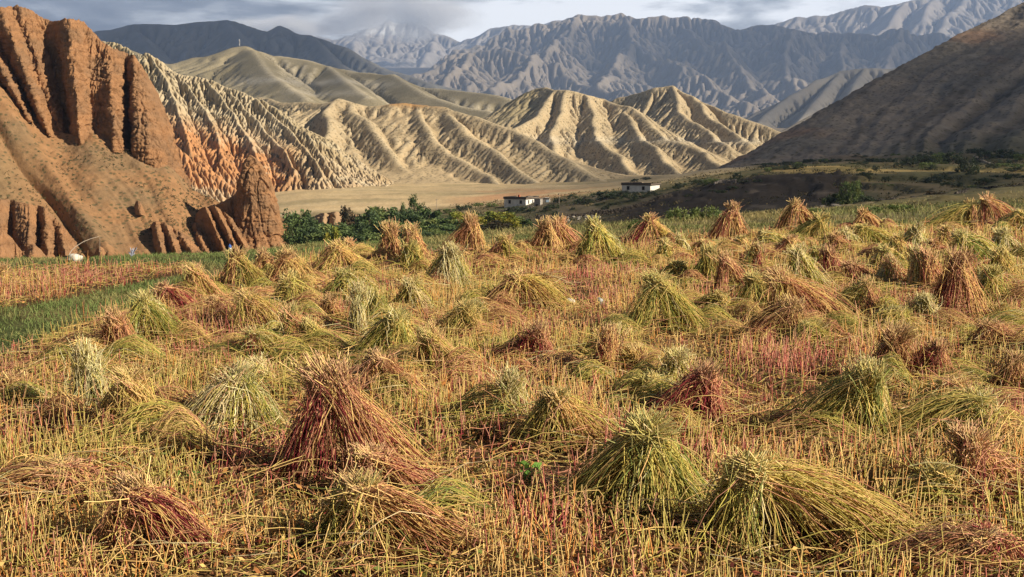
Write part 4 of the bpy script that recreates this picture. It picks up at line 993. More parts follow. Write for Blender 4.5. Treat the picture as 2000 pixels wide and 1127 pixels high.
SHEAVES = [
 # apex x, apex y, base y, x from, x to, tone, label [, tone of the other side]
 (647, 752, 940, 560, 800, 'K', 'largest crimson and pink sheaf, pale cut ends, in the front of the field', 'R'),
 (723, 891, 990, 700, 870, 'K', 'low pink sheaf lying against the foot of the largest crimson sheaf'),
 (706, 959, 1092, 622, 876, 'B', 'big brown and red sheaf in front of the largest crimson sheaf', 'O'),
 (123, 912, 992, -30, 214, 'K', 'low red and straw sheaf with a long ridge at the left edge of the field', 'B'),
 (271, 963, 1108, 205, 392, 'K', 'dark bottomed sheaf with red stalks spilling to its right, front left', 'B'),
 (258, 747, 864, 195, 342, 'S', 'orange straw sheaf spilling to the right, between the left edge and the pale green pair'),
 (165, 705, 822, 130, 214, 'P', 'upright pale yellow green sheaf beside the orange straw sheaf'),
 (161, 672, 716, 134, 214, 'S', 'low flattened straw sheaf just behind the pale upright one at the left'),
 (21, 743, 792, -40, 48, 'B', 'dark brown sheaf cut off by the left picture edge'),
 (470, 739, 855, 362, 548, 'P', 'pale green sheaf in two wings, left of the largest crimson sheaf'),
 (500, 713, 780, 438, 538, 'P', 'smaller pale green sheaf tucked behind the two winged one'),
 (740, 705, 784, 684, 806, 'B', 'spiky brown sheaf lying low behind the largest crimson sheaf'),
 (994, 747, 852, 958, 1046, 'P', 'neat pale green sheaf standing alone in the middle of the field'),
 (1091, 781, 888, 1022, 1194, 'S', 'brown topped sheaf fanning out on both sides, right of the neat pale green one', 'O'),
 (1273, 743, 810, 1220, 1312, 'O', 'dark olive sheaf touching the crimson sheaf on its right'),
 (1325, 701, 784, 1275, 1356, 'P', 'pale green sheaf standing behind the crimson one leaning left'),
 (1376, 735, 842, 1284, 1404, 'R', 'crimson sheaf leaning to the left with dark stalk ends, middle right'),
 (1262, 846, 1004, 1118, 1390, 'G', 'large olive green sheaf with a pale tuft, front centre right', 'O'),
 (1465, 921, 1076, 1390, 1722, 'S', 'big straw sheaf spilling far to the right, green on its near side', 'G'),
 (1698, 735, 864, 1538, 1734, 'G', 'yellow green tuft with a dark green train of stalks to its left', 'O'),
 (1909, 777, 864, 1738, 1944, 'P', 'pale green sheaf trailing a dark train to the left, near the right edge', 'O'),
 (1977, 709, 796, 1932, 2012, 'B', 'dark brown red sheaf half cut by the right picture edge'),
 (1867, 752, 802, 1838, 1908, 'K', 'small pink sheaf behind the pale green trailing one'),
 (1892, 862, 990, 1862, 2020, 'K', 'straw and red sheaf spilling over the right edge'),
 (1833, 921, 1012, 1762, 1864, 'O', 'dark olive heap left of the straw and red sheaf at the right edge'),
 (1905, 1043, 1140, 1756, 2004, 'R', 'dark red brown sheaf in the bottom right corner', 'B'),
 (1749, 662, 756, 1700, 1786, 'B', 'dark red brown sheaf with bristling ends, right of the red stubble patch'),
 (1829, 684, 758, 1760, 1864, 'K', 'red and pink sheaf trailing right from the bristling dark one', 'R'),
 (837, 663, 748, 796, 906, 'S', 'yellow sheaf with brown ends, right of the big green one'),
 (775, 625, 716, 698, 822, 'G', 'big rounded green sheaf in the middle of the field'),
 (697, 583, 678, 680, 713, 'P', 'narrow upright straw sheaf like a broom'),
 (736, 586, 656, 712, 762, 'G', 'bushy yellow green sheaf just right of the narrow broom like one'),
 (499, 655, 714, 464, 572, 'G', 'green sheaf spilling right with a dark red left side', 'R'),
 (568, 619, 687, 550, 642, 'K', 'yellow green and pink sheaf leaning left with long stalks to the right', 'G'),
 (478, 586, 654, 462, 558, 'S', 'straw sheaf over a dark hollow, long stalks down to the right', 'O'),
 (907, 607, 674, 846, 944, 'O', 'dim olive and pink sheaf, right of the big rounded green one'),
 (1047, 652, 722, 1002, 1084, 'R', 'dark crimson sheaf standing alone in the middle of the field'),
 (1209, 652, 702, 1196, 1222, 'P', 'thin upright pale bundle right of the lone crimson sheaf'),
 (1188, 661, 742, 1156, 1208, 'K', 'reddish straw bundle leaning on the thin pale one'),
 (224, 630, 712, 192, 270, 'B', 'red brown sheaf in the left of the field near the green strip'),
 (282, 596, 678, 238, 376, 'G', 'large green sheaf at the edge of the green strip'),
 (320, 569, 627, 296, 402, 'R', 'dark red sheaf trailing right, just behind the large green one'),
 (375, 534, 592, 360, 428, 'S', 'yellow sheaf with a dark left side, farthest left of the tall ones', 'B'),
 (463, 508, 576, 425, 520, 'O', 'straw and olive sheaf near the grass, with a brown one behind it', 'B'),
 (511, 502, 552, 496, 538, 'B', 'brown sheaf between the olive one and the straw brown pyramid'),
 (559, 505, 572, 518, 612, 'S', 'straw brown pyramid sheaf near the grass', 'B'),
 (568, 550, 606, 524, 612, 'O', 'green olive sheaf in front of the straw brown pyramid'),
 (661, 487, 543, 614, 726, 'S', 'broad straw yellow sheaf with a pale crest by the grass'),
 (679, 475, 508, 660, 702, 'K', 'small pinkish sheaf behind the broad straw yellow one'),
 (679, 541, 597, 620, 748, 'G', 'flattened yellow green sheaf below the broad straw one'),
 (763, 454, 517, 738, 790, 'B', 'reddish brown ragged sheaf, left one of a pair against the dark trees'),
 (802, 460, 522, 780, 838, 'K', 'pinkish straw sheaf, right one of a pair against the dark trees'),
 (803, 487, 534, 778, 838, 'G', 'small green yellow sheaf in front of the pair against the trees'),
 (880, 499, 568, 833, 924, 'P', 'pale yellow green sheaf with a bright pointed top'),
 (802, 562, 624, 764, 858, 'P', 'pale green sheaf with a sharp fan of stalks on top', 'O'),
 (919, 439, 500, 870, 942, 'B', 'dark red brown pointed sheaf below the yellow green trees'),
 (988, 472, 517, 950, 1012, 'O', 'small olive sheaf with a pink right side', 'K'),
 (1011, 547, 606, 944, 1094, 'S', 'broad low straw sheaf with a dark left slope, centre', 'B'),
 (1062, 541, 562, 1042, 1082, 'B', 'tiny brown sheaf just behind the broad low straw one'),
 (1065, 445, 495, 1028, 1094, 'B', 'dark brown sheaf with yellow right side, left of the green trailing one'),
 (1094, 443, 492, 1076, 1142, 'K', 'pinkish sheaf half hidden behind a dark brown one'),
 (1161, 448, 522, 1130, 1232, 'G', 'tall sheaf with a green train running down to the right'),
 (1272, 433, 480, 1222, 1316, 'S', 'straw sheaf with a dark red hollow on its left', 'R'),
 (1299, 481, 519, 1276, 1322, 'G', 'small green straw sheaf with a dark hollow'),
 (1329, 469, 507, 1316, 1346, 'P', 'small pale sheaf right of the green straw one'),
 (1376, 475, 506, 1345, 1410, 'S', 'low straw sheaf below the red brown tufted one'),
 (1428, 415, 477, 1390, 1460, 'B', 'tall red brown sheaf with a straw tuft near the dark bush', 'R'),
 (1380, 500, 561, 1344, 1394, 'O', 'olive green sheaf in the right middle of the field'),
 (1326, 520, 558, 1282, 1358, 'O', 'olive sheaf trailing left beside another olive one'),
 (1287, 560, 650, 1222, 1368, 'G', 'big yellow green sheaf spreading left and right over a dark hollow', 'O'),
 (1416, 514, 579, 1402, 1472, 'K', 'pinkish straw sheaf, stalks slanting down right'),
 (1476, 490, 540, 1450, 1494, 'R', 'sheaf with a crimson heart in the right middle of the field', 'G'),
 (1470, 550, 612, 1424, 1534, 'O', 'dark green sheaf trailing left, right middle of the field'),
 (1404, 580, 618, 1348, 1430, 'O', 'low olive sheaf left of the dark green one'),
 (1521, 552, 644, 1500, 1654, 'K', 'long pink straw sheaf flowing down to the right', 'S'),
 (1545, 603, 678, 1450, 1584, 'B', 'dark brown sheaf in front of the long pink straw one'),
 (1560, 504, 575, 1532, 1619, 'P', 'tall pale green loose sheaf in the right half'),
 (1596, 492, 530, 1576, 1613, 'G', 'small dark green sheaf beside a crimson one'),
 (1620, 500, 551, 1606, 1646, 'R', 'upright crimson sheaf between green ones'),
 (1659, 522, 569, 1645, 1710, 'R', 'crimson sheaf lying to the right, the reddest of the far rows'),
 (1686, 561, 629, 1612, 1719, 'R', 'sheaf with a red heart and an olive train to the left', 'O'),
 (1726, 492, 542, 1692, 1776, 'G', 'yellow green sheaf behind the pale pink one'),
 (1732, 516, 569, 1700, 1776, 'K', 'pale pink straw sheaf with straight stalks to the right', 'P'),
 (1792, 504, 575, 1774, 1824, 'P', 'pale grey green upright sheaf in the right half'),
 (1819, 510, 578, 1806, 1846, 'K', 'narrow pink sheaf right of the pale grey green one'),
 (1804, 591, 653, 1772, 1840, 'P', 'pale loose sheaf left of the red stemmed upright one'),
 (1756, 612, 662, 1690, 1782, 'G', 'yellow sheaf trailing a green train to the left'),
 (1874, 522, 644, 1826, 1940, 'K', 'tallest upright sheaf of red and pink stems near the right edge', 'R'),
 (1934, 540, 600, 1900, 1976, 'G', 'green sheaf with long stalks to the right near the right edge'),
 (1955, 501, 560, 1930, 1982, 'O', 'olive pointed sheaf near the right edge'),
 (1952, 603, 644, 1932, 1984, 'O', 'small olive tuft near the right edge'),
 (1937, 642, 697, 1886, 2004, 'K', 'brown and pink sheaf trailing both ways at the right edge', 'B'),
 (1874, 467, 522, 1856, 1946, 'G', 'yellow green sheaf slanting down right, far right rows'),
 (1822, 474, 502, 1806, 1856, 'K', 'small pink sheaf in the far right rows'),
 (1786, 452, 500, 1756, 1812, 'P', 'pale yellow green sheaf in the far right rows'),
 (1687, 420, 457, 1663, 1722, 'B', 'straw brown sheaf at the far edge of the field'),
 (1687, 449, 488, 1664, 1752, 'G', 'yellow green sheaf lying right, before the straw brown far one'),
 (1602, 431, 482, 1546, 1626, 'O', 'olive sheaf trailing left at the far edge'),
 (1554, 404, 454, 1519, 1587, 'B', 'red brown bushy sheaf highest at the far edge'),
 (1632, 464, 500, 1618, 1664, 'K', 'pink straw sheaf spilling right in the far rows'),
 (1650, 456, 491, 1634, 1684, 'P', 'pale small sheaf in the far rows'),
 (1490, 458, 491, 1480, 1542, 'G', 'yellow green small sheaf right of the tall red brown one'),
 (1895, 404, 448, 1820, 1900, 'B', 'brown sheaf leaning right with a long slope to the left', 'O'),
 (1928, 395, 448, 1914, 1992, 'K', 'pink straw sheaf with long loose ends, last of the far edge'),
 (1992, 420, 458, 1940, 2014, 'O', 'dark olive sheaf at the right edge, far row'),
 (1850, 455, 496, 1824, 1884, 'K', 'pink straw sheaf between two yellow green ones, far right rows', 'S'),
 (1908, 468, 512, 1880, 1944, 'S', 'low straw sheaf behind the olive pointed one, far right rows'),
 (1958, 460, 505, 1928, 1992, 'P', 'pale loose sheaf below the dark olive one of the far row'),
 (1752, 470, 514, 1726, 1784, 'S', 'straw sheaf below the yellow green lying one, far right rows', 'O'),
 (1446, 470, 506, 1424, 1472, 'S', 'small straw sheaf below the tall red brown one', 'P'),
 (1540, 470, 508, 1516, 1572, 'S', 'small straw sheaf below the bushy red brown one', 'K'),
 (930, 600, 650, 900, 975, 'G', 'loose yellow green sheaf behind the dim olive and pink one'),
 (420, 590, 636, 396, 462, 'K', 'low pinkish heap between the dark hollow sheaf and the farthest left tall one', 'B'),
 (1590, 640, 690, 1560, 1640, 'G', 'yellow green sheaf below the long pink straw one', 'O'),
 (2, 527, 566, -30, 12, 'B', 'red brown sheaf at the left edge in the far stubble patch'),
 (1236, 690, 742, 1208, 1268, 'S', 'small loose straw heap right of the reddish bundle'),
 (600, 640, 700, 584, 650, 'O', 'small olive sheaf beside the yellow green and pink one'),
 (640, 590, 640, 612, 672, 'B', 'small brown sheaf left of the narrow broom like one'),
]
for s_ in SHEAVES: sheaf(*s_)
log('sheaves', len(SHEAVES))
SA = np.array(SHEAF_AT)
# ---- stubble
def scatter(rs, n, d0, d1, u0=-0.60, u1=0.60, p=1.0):
    """ground points, n in all, density falling with distance^p"""
    a = 2 - p
    q = rs.uniform(size=n)
    d = (d0 ** a + q * (d1 ** a - d0 ** a)) ** (1 / a) if abs(a) > 1e-6 else d0 * (d1 / d0) ** q
    return rs.uniform(u0, u1, n) * d * (0.94 + 2.6 / (d + 2)), d              # wider than the view near by
def near_sheaf(x, y, grow=1.0):
    r = np.zeros(len(x), bool)
    for cx_, cy_, rx, ry in SA:
        c2 = cy_ - 0.18 * ry                                   # trodden mostly on the near side
        i = np.where(np.abs(y - c2) < ry * grow * 1.3)[0]
        r[i] |= ((x[i] - cx_) / (rx * grow)) ** 2 + ((y[i] - c2) / (ry * grow * 1.25)) ** 2 < 1
    return r
REDP = [(430, 700, 75, 45), (1570, 745, 130, 60), (490, 905, 110, 60), (1400, 560, 40, 20), (1640, 600, 90, 20), (960, 900, 90, 50), (250, 545, 150, 20), (1130, 560, 60, 30), (1080, 960, 120, 40), (350, 650, 60, 25), (1830, 600, 60, 25)]
def redness(x, y):
    px, py = ppx(x, y), rowflat(x, y); r = 0 * x
    for a, b, sx_, sy_ in REDP: r = np.maximum(r, np.exp(-((px - a) / sx_) ** 2 - ((py - b) / sy_) ** 2))
    return np.clip(r + 0.12 + 0.75 * fbm(x * 0.7, y * 0.7, 3, 3), 0, 1)
rs = RS
x, y = scatter(rs, 190000, 3.7, 34, p=1.25)
ins, isl = in_stub(x, y)
keep = (ins | isl) & (rs.uniform(size=len(x)) < np.clip(0.60 + 0.95 * fbm(x * 1.1, y * 1.1, 6, 3), 0.08, 1))
keep &= ~(near_sheaf(x, y, 1.3) & (rs.uniform(size=len(x)) < 0.93))
x, y = x[keep], y[keep]; n = len(x)
red = redness(x, y); isl = in_stub(x, y)[1]; red = np.where(isl, np.maximum(red, 0.45), red)
hn = fbm(x * 0.5, y * 0.5, 11, 3)
h = np.clip(rs.normal(0.135, 0.05, n) * (1 + 0.6 * hn), 0.04, 0.34)
z = gz(x, y)
lean = rs.normal(0, 0.13, (n, 2)) + np.where(rs.uniform(size=(n, 1)) < 0.10, rs.normal(0, 0.6, (n, 2)), 0)
b0 = np.stack([x, y, z - 0.01], -1); d = np.concatenate([lean, np.ones((n, 1))], 1); d /= np.linalg.norm(d, axis=1, keepdims=True)
mid = b0 + d * h[:, None] * 0.5 + rs.normal(0, 0.006, (n, 3)); tip = b0 + d * h[:, None] + rs.normal(0, 0.010, (n, 3))
r0 = np.maximum(rs.uniform(0.0016, 0.0030, n), 0.22 * y / 1126)
V, F = tubes(np.stack([b0, mid, tip], 1), np.stack([r0 * 1.1, r0, r0 * 0.85], 1), 3)
wn_ = fbm(x * 0.6, y * 0.6, 21, 3)
base = np.array([C_['straw']] * n)
w = rs.uniform(size=n)
base[w < 0.36] = C_['org']; base[w < 0.14] = C_['yg']
yel = (wn_ > 0.05) & (rs.uniform(size=n) < 0.6); base[yel] = C_['yg']
rr = rs.uniform(size=n) < red * 1.0
base[rr] = np.where(rs.uniform(size=(rr.sum(), 1)) < 0.45, np.array([0.48, 0.075, 0.085]), np.array([0.72, 0.32, 0.22]))
base *= rs.uniform(0.75, 1.22, (n, 1))
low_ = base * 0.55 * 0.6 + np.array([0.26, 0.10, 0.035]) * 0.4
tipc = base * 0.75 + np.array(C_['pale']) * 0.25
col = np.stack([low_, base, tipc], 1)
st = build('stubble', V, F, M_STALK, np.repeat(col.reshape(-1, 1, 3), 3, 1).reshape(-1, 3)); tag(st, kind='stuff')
log('stubble', n)
# ---- fallen straw
x, y = scatter(rs, 40000, 3.6, 32, p=1.1)
ins, isl = in_stub(x, y); keep = (ins | isl); x, y = x[keep], y[keep]; n = len(x)
z = gz(x, y); an = rs.uniform(0, 2 * pi, n); Ls = rs.uniform(0.05, 0.17, n)
dz = rs.normal(0, 0.18, n)
c0 = np.stack([x, y, z + rs.uniform(0.004, 0.07, n) + np.abs(dz) * Ls], -1)
dv = np.stack([np.cos(an), np.sin(an), dz], -1) * Ls[:, None]
bend = rs.normal(0, 0.022, (n, 3)); bend[:, 2] = np.abs(bend[:, 2])
r0 = np.maximum(rs.uniform(0.0014, 0.0028, n), 0.19 * y / 1126)
V, F = tubes(np.stack([c0 - dv, c0 + bend, c0 + dv], 1), np.repeat(r0[:, None], 3, 1), 3)
col = pick(rs, 'S', n); m_ = rs.uniform(size=n) < 0.3; col[m_] = pick(rs, 'B', int(m_.sum())); m_ = rs.uniform(size=n) < 0.25; col[m_] = pick(rs, 'O', int(m_.sum()))
lit = build('straw_litter', V, F, M_STALK, np.repeat(col * 0.9, 9, 0)); tag(lit, kind='stuff')
# ---- long loose strands fallen from the sheaves
ii = rs.randint(0, len(SA), 5200)
x = SA[ii, 0] + rs.normal(0, 0.75, len(ii)) * SA[ii, 2]; y = SA[ii, 1] + rs.normal(-0.04, 1.0, len(ii)) * SA[ii, 3]; n = len(x)
an = rs.normal(0, 0.6, n) + np.where(rs.uniform(size=n) < 0.5, 0, pi); Ls = rs.uniform(0.12, 0.32, n); z = gz(x, y)
t = np.linspace(-1, 1, 6)[None, :, None]
dv = np.stack([np.cos(an), np.sin(an), rs.normal(0.0, 0.22, n)], -1)[:, None] * Ls[:, None, None]
cv_ = rs.normal(0, 0.06, (n, 1, 3)); cv_[..., 2] = np.abs(cv_[..., 2]) * 0.7
pts = np.stack([x, y, z + rs.uniform(0.02, 0.13, n)], -1)[:, None] + dv * t + cv_ * (1 - t * t) + rs.normal(0, 0.004, (n, 6, 3))
pts[..., 2] = np.maximum(pts[..., 2], gz(pts[..., 0], pts[..., 1]) + 0.006)
# tangled heaps of it slumped between the sheaves
nh = 430; far_ = np.where(SA[:, 1] > 6.3)[0]; hi_ = np.where(rs.uniform(size=nh) < 0.93, far_[rs.randint(0, len(far_), nh)], rs.randint(0, len(SA), nh)); ns_ = 120
hx = SA[hi_, 0] + rs.choice([-1, 1], nh) * rs.uniform(0.5, 1.5, nh) * SA[hi_, 2]; hy = SA[hi_, 1] + rs.normal(0, 1.3, nh) * SA[hi_, 3]
hh_ = rs.uniform(0.07, 0.26, nh); hr = rs.uniform(0.15, 0.34, nh); ha = rs.normal(0, 0.5, nh)
q_ = np.repeat(np.arange(nh), ns_); n2 = len(q_)
a2 = ha[q_] + rs.normal(0, 0.45, n2); off = rs.normal(0, 0.35, (n2, 2)) * hr[q_][:, None]; L2 = hr[q_] * rs.uniform(0.5, 1.2, n2)
tx = np.linspace(-1, 1, 6)[None, :]
bxx = hx[q_][:, None] + off[:, :1] + np.cos(a2)[:, None] * L2[:, None] * tx; byy = hy[q_][:, None] + off[:, 1:] + np.sin(a2)[:, None] * 0.7 * L2[:, None] * tx
dd2 = ((bxx - hx[q_][:, None]) ** 2 + (byy - hy[q_][:, None]) ** 2) / (hr[q_][:, None] ** 2)
p2 = np.stack([bxx, byy, gz(bxx, byy) + hh_[q_][:, None] * np.exp(-dd2 * 1.3) * rs.uniform(0.3, 1.05, (n2, 1)) + 0.012], -1) + rs.normal(0, 0.008, (n2, 6, 3))
tone_ = rs.choice(5, nh)
c2 = np.concatenate([pick(rs, 'SGOKB'[t_], ns_) for t_ in tone_])
kz = in_stub(hx[q_], hy[q_])[0] & (hy[q_] < 25)
pts = np.concatenate([pts, p2[kz]]); y = np.concatenate([y, hy[q_][kz]]); n = len(pts)
r0 = np.maximum(rs.uniform(0.0013, 0.0024, n), 0.20 * y / 1126)
V, F = tubes(pts, np.repeat(r0[:, None], 6, 1), 3)
col = pick(rs, 'S', n); m_ = rs.uniform(size=n) < 0.35; col[m_] = pick(rs, 'P', int(m_.sum())); m_ = rs.uniform(size=n) < 0.2; col[m_] = pick(rs, 'K', int(m_.sum()))
col[-int(kz.sum()):] = c2[kz]
ls = build('loose_straw', V, F, M_STALK, np.repeat(col, 18, 0)); tag(ls, kind='stuff')
# ---- dropped leaves, husks and small weeds between the stalks
x, y = scatter(rs, 130000, 3.6, 28, p=1.5)
ins, isl = in_stub(x, y); keep = ins | isl; x, y = x[keep], y[keep]; n = len(x)
cen = np.stack([x, y, gz(x, y) + 0.005 + 0.10 * rs.uniform(size=n) ** 2.5], -1)
sz = np.maximum(rs.uniform(0.006, 0.018, n), 0.4 * y / 1126)
V, F = quads(cen, sz, rs, 1.2, 0.4)
grn_ = smooth(0.0, 0.5, fbm(x * 0.7, y * 0.7, 31, 3)) * 0.30 + 0.08
pal_ = np.array([(0.24, 0.10, 0.035), (0.36, 0.18, 0.06), (0.12, 0.055, 0.026), (0.44, 0.29, 0.10), (0.22, 0.06, 0.04)])[rs.choice(5, n, p=[.31, .24, .24, .15, .06])]
g_ = rs.uniform(size=n) < grn_; pal_[g_] = np.array([(0.13, 0.16, 0.04), (0.20, 0.20, 0.05)])[rs.choice(2, int(g_.sum()))]
pal_ *= rs.uniform(0.7, 1.3, (n, 1))
db = build('leaf_litter', V, F, M_SEED, np.repeat(pal_, 4, 0), False); tag(db, kind='stuff')
# ---- grass: the strip beside the field and the verge beyond it
def blades(name, x, y, h, w, col, rs, lean=0.35, zoff=-0.01):
    n = len(x); z = gz(x, y) + zoff
    an = rs.uniform(0, 2 * pi, n); wv = np.stack([np.cos(an), np.sin(an), 0 * an], -1) * w[:, None]
    ld = rs.normal(0, lean, (n, 3)); ld[:, 2] = 1; ld /= np.linalg.norm(ld, axis=1, keepdims=True)
    b = np.stack([x, y, z], -1); m1 = b + ld * h[:, None] * 0.55
    ld2 = ld + rs.normal(0, lean, (n, 3)); ld2[:, 2] *= 0.6; t_ = m1 + ld2 * h[:, None] * 0.5
    V = np.stack([b - wv, b + wv, m1 + wv * 0.8, m1 - wv * 0.8, t_], 1)
    i = np.arange(n)[:, None] * 5
    Q = i + np.array([[0, 1, 2, 3]]); T = i + np.array([[3, 2, 4]])
    cc = np.repeat(col, 5, 0).reshape(n, 5, 3) * np.array([0.75, 0.75, 1, 1, 1.15])[None, :, None]
    o = build(name, V.reshape(-1, 3), [Q, T], M_BLADE, cc.reshape(-1, 3), False); tag(o, kind='stuff'); return o
def grass_cols(x, y, rs, dry=0.0, f=0.6):
    n = len(x)
    d = np.clip(smooth(-0.25, 0.45, fbm(x * f, y * f, 41, 4)) * 0.75 + dry + rs.uniform(-0.25, 0.25, n), 0, 1)
    c = mixc(np.broadcast_to((0.15, 0.20, 0.06), (n, 3)), (0.33, 0.26, 0.11), d)
    return c * rs.uniform(0.7, 1.3, (n, 1))
x, y = scatter(rs, 210000, 7.0, 27, p=0.7)
ins, isl = in_stub(x, y); keep = ~(ins | isl); x, y = x[keep], y[keep]; n = len(x)
patchy = smooth(-0.5, 0.2, fbm(x * 0.9, y * 0.9, 51, 4))
blades('grass', x, y, rs.uniform(0.04, 0.12, n) * (0.6 + 0.6 * patchy) * np.where(y > 17, 0.75, 1), np.maximum(rs.uniform(0.003, 0.006, n), 0.32 * y / 1126), grass_cols(x, y, rs, dry=smooth(700, 950, ppx(x, y)) * 0.42 - 0.1), rs, 0.5)
x, y = scatter(rs, 60000, 25, 110, p=1.3); n = len(x); x = x + 0
k_ = ppx(x, y) > 560; x, y = x[k_], y[k_]; n = len(x)
blades('grass_tussocks', x, y, rs.uniform(0.10, 0.30, n) * (y / 40) ** 0.4, np.maximum(rs.uniform(0.006, 0.012, n), 0.40 * y / 1126), grass_cols(x, y, rs, dry=0.42, f=0.16), rs, 0.5)
x, y = scatter(rs, 15000, 40, 430, -0.06, 0.62, p=1.15); n = len(x)
kk = fbm(x * 0.05, y * 0.05, 61, 4) + 0.22 * rs.normal(size=n) > 0.02; x, y = x[kk], y[kk]; n = len(x); ks = 8
sz = np.clip(y / 330, 0.25, 1.0) * rs.uniform(0.5, 1.4, n)
cen = np.repeat(np.stack([x, y, gz(x, y)], -1), ks, 0) + rs.normal(0, 1, (n * ks, 3)) * np.array([0.35, 0.35, 0.16]) * np.repeat(sz, ks)[:, None] + np.array([0, 0, 0.12]) * np.repeat(sz, ks)[:, None]
V, F = quads(cen, rs.uniform(0.10, 0.26, n * ks) * np.repeat(sz, ks), rs, 1.2)
tone = np.array([(0.06, 0.06, 0.028), (0.10, 0.085, 0.04), (0.045, 0.05, 0.024), (0.16, 0.125, 0.06), (0.22, 0.17, 0.085)])[rs.choice(5, n, p=[.26, .24, .2, .17, .13])]
o = build('scrub_tufts', V, F, M_SEED, np.repeat(np.repeat(tone, ks, 0) * rs.uniform(0.7, 1.3, (n * ks, 1)), 4, 0), False); tag(o, kind='stuff')
log('grass')
# ================================================================== TREES, BUSHES, HOUSES AND SMALL THINGS
M_LEAF = material('tree_leaf', var=0.0, rough=0.6, spec=0.25, transl=0.25)
M_BARK = material('bark', base=(0.12, 0.09, 0.065), attr=False, var=0.3, vscale=8, rough=0.95)
def crown_mesh(seed, shape, n, leaf, tones, ragged=0.35):
    """leaf clumps spread through a crown of unit height: shape 'round', 'column', 'low' or 'spread'"""
    rs = np.random.RandomState(seed)
    nb = {'round': 26, 'column': 34, 'low': 30, 'spread': 30}[shape]
    if shape == 'column':
        zc = rs.uniform(0.12, 0.97, nb); rr = 0.16 * np.sqrt(np.clip(1.05 - zc, 0, 1)) + 0.03
    elif shape == 'low':
        zc = rs.uniform(0.05, 0.75, nb); rr = 0.75 * np.sqrt(np.clip(1 - zc ** 2, 0, 1))
    elif shape == 'spread':
        zc = rs.uniform(0.2, 0.9, nb); rr = 0.55 * np.sqrt(np.clip(1 - (2 * zc - 1.0) ** 2, 0, 1)) + 0.05
    else:
        zc = rs.uniform(0.08, 0.9, nb); rr = 0.42 * np.sqrt(np.clip(1 - (1.6 * zc - 0.75) ** 2, 0.05, 1))
    an = rs.uniform(0, 2 * pi, nb); q = np.sqrt(rs.uniform(0.1, 1, nb))
    bc = np.stack([np.cos(an) * rr * q, np.sin(an) * rr * q, zc], -1)
    br = rs.uniform(0.09, 0.20, nb) * (0.55 if shape == 'column' else 1.0)
    tone = rs.choice(len(tones), nb)
    i = rs.randint(0, nb, n)
    d = rs.normal(size=(n, 3)); d /= np.linalg.norm(d, axis=1)[:, None]
    c = bc[i] + d * (br[i] * rs.uniform(0.3, 1.0 + ragged, n))[:, None] * np.array([1, 1, 0.9])
    c[:, 2] = np.clip(c[:, 2], 0.01, 1.05)
    V, F = quads(c, leaf * rs.uniform(0.6, 1.4, n), rs, 1.2)
    col = np.array(tones)[tone[i]] * rs.uniform(0.7, 1.35, (n, 1))
    me = build('crown', V, F, M_LEAF, np.repeat(col, 4, 0), False, link=False).data
    limbs = [np.stack([np.linspace(0, 0.02, 5), np.linspace(0, 0.01, 5), np.linspace(-0.05, 0.75, 5)], -1)]
    for b in bc[:7]:
        s = np.array([0.005, 0, 0.08 + 0.25 * rs.uniform()]); t = np.linspace(0, 1, 5)[:, None]
        limbs.append(s * (1 - t) + b * t + np.array([0, 0, 0.04]) * np.sin(t * pi))
    R = np.stack([np.linspace(0.028, 0.008, 5)] + [np.linspace(0.012, 0.003, 5)] * 7)
    TV_, TF_ = tubes(np.stack(limbs), R, 6)
    tm = build('trunk', TV_, TF_, M_BARK, None, True, link=False).data
    return me, tm
DG = [(0.09, 0.135, 0.045), (0.12, 0.17, 0.055), (0.065, 0.10, 0.042)]
MG = [(0.15, 0.20, 0.06), (0.11, 0.155, 0.052), (0.18, 0.21, 0.065)]
YG = [(0.27, 0.28, 0.045), (0.20, 0.24, 0.045), (0.36, 0.32, 0.05)]
LG = [(0.045, 0.065, 0.028), (0.06, 0.08, 0.034), (0.04, 0.052, 0.028)]
BG = [(0.06, 0.052, 0.028), (0.045, 0.045, 0.026), (0.085, 0.06, 0.03)]
KIND = {k: [crown_mesh(100 + 10 * i + v, sh, n, lf, tn) for v in range(3)] for i, (k, (sh, n, lf, tn)) in enumerate({
    'dark': ('round', 2400, 0.040, DG), 'mid': ('round', 2400, 0.040, MG), 'yellow': ('round', 2400, 0.040, YG), 'brown': ('round', 2200, 0.040, BG),
    'poplar': ('column', 1900, 0.022, DG), 'low': ('low', 1500, 0.045, LG), 'lowmid': ('low', 1500, 0.045, MG), 'spread': ('spread', 1600, 0.034, MG)}.items())}
prs = np.random.RandomState(77)
def plant(name, kind, pos, h, w, label, cat, group=None, hscale=None):
    cm, tm = KIND[kind][prs.randint(0, 3)]
    o = thing(name, label, cat, tuple(pos), group, prs.uniform(0, 6.28))
    base_w = {'dark': 0.95, 'mid': 0.95, 'yellow': 0.95, 'brown': 0.95, 'poplar': 0.4, 'low': 1.7, 'lowmid': 1.7, 'spread': 1.25}[kind]
    o.scale = (w / base_w, w / base_w, h)
    for nm, me in (('crown', cm), ('trunk', tm)):
        c = bpy.data.objects.new(nm, me); COL.objects.link(c); c.parent = o
    return o
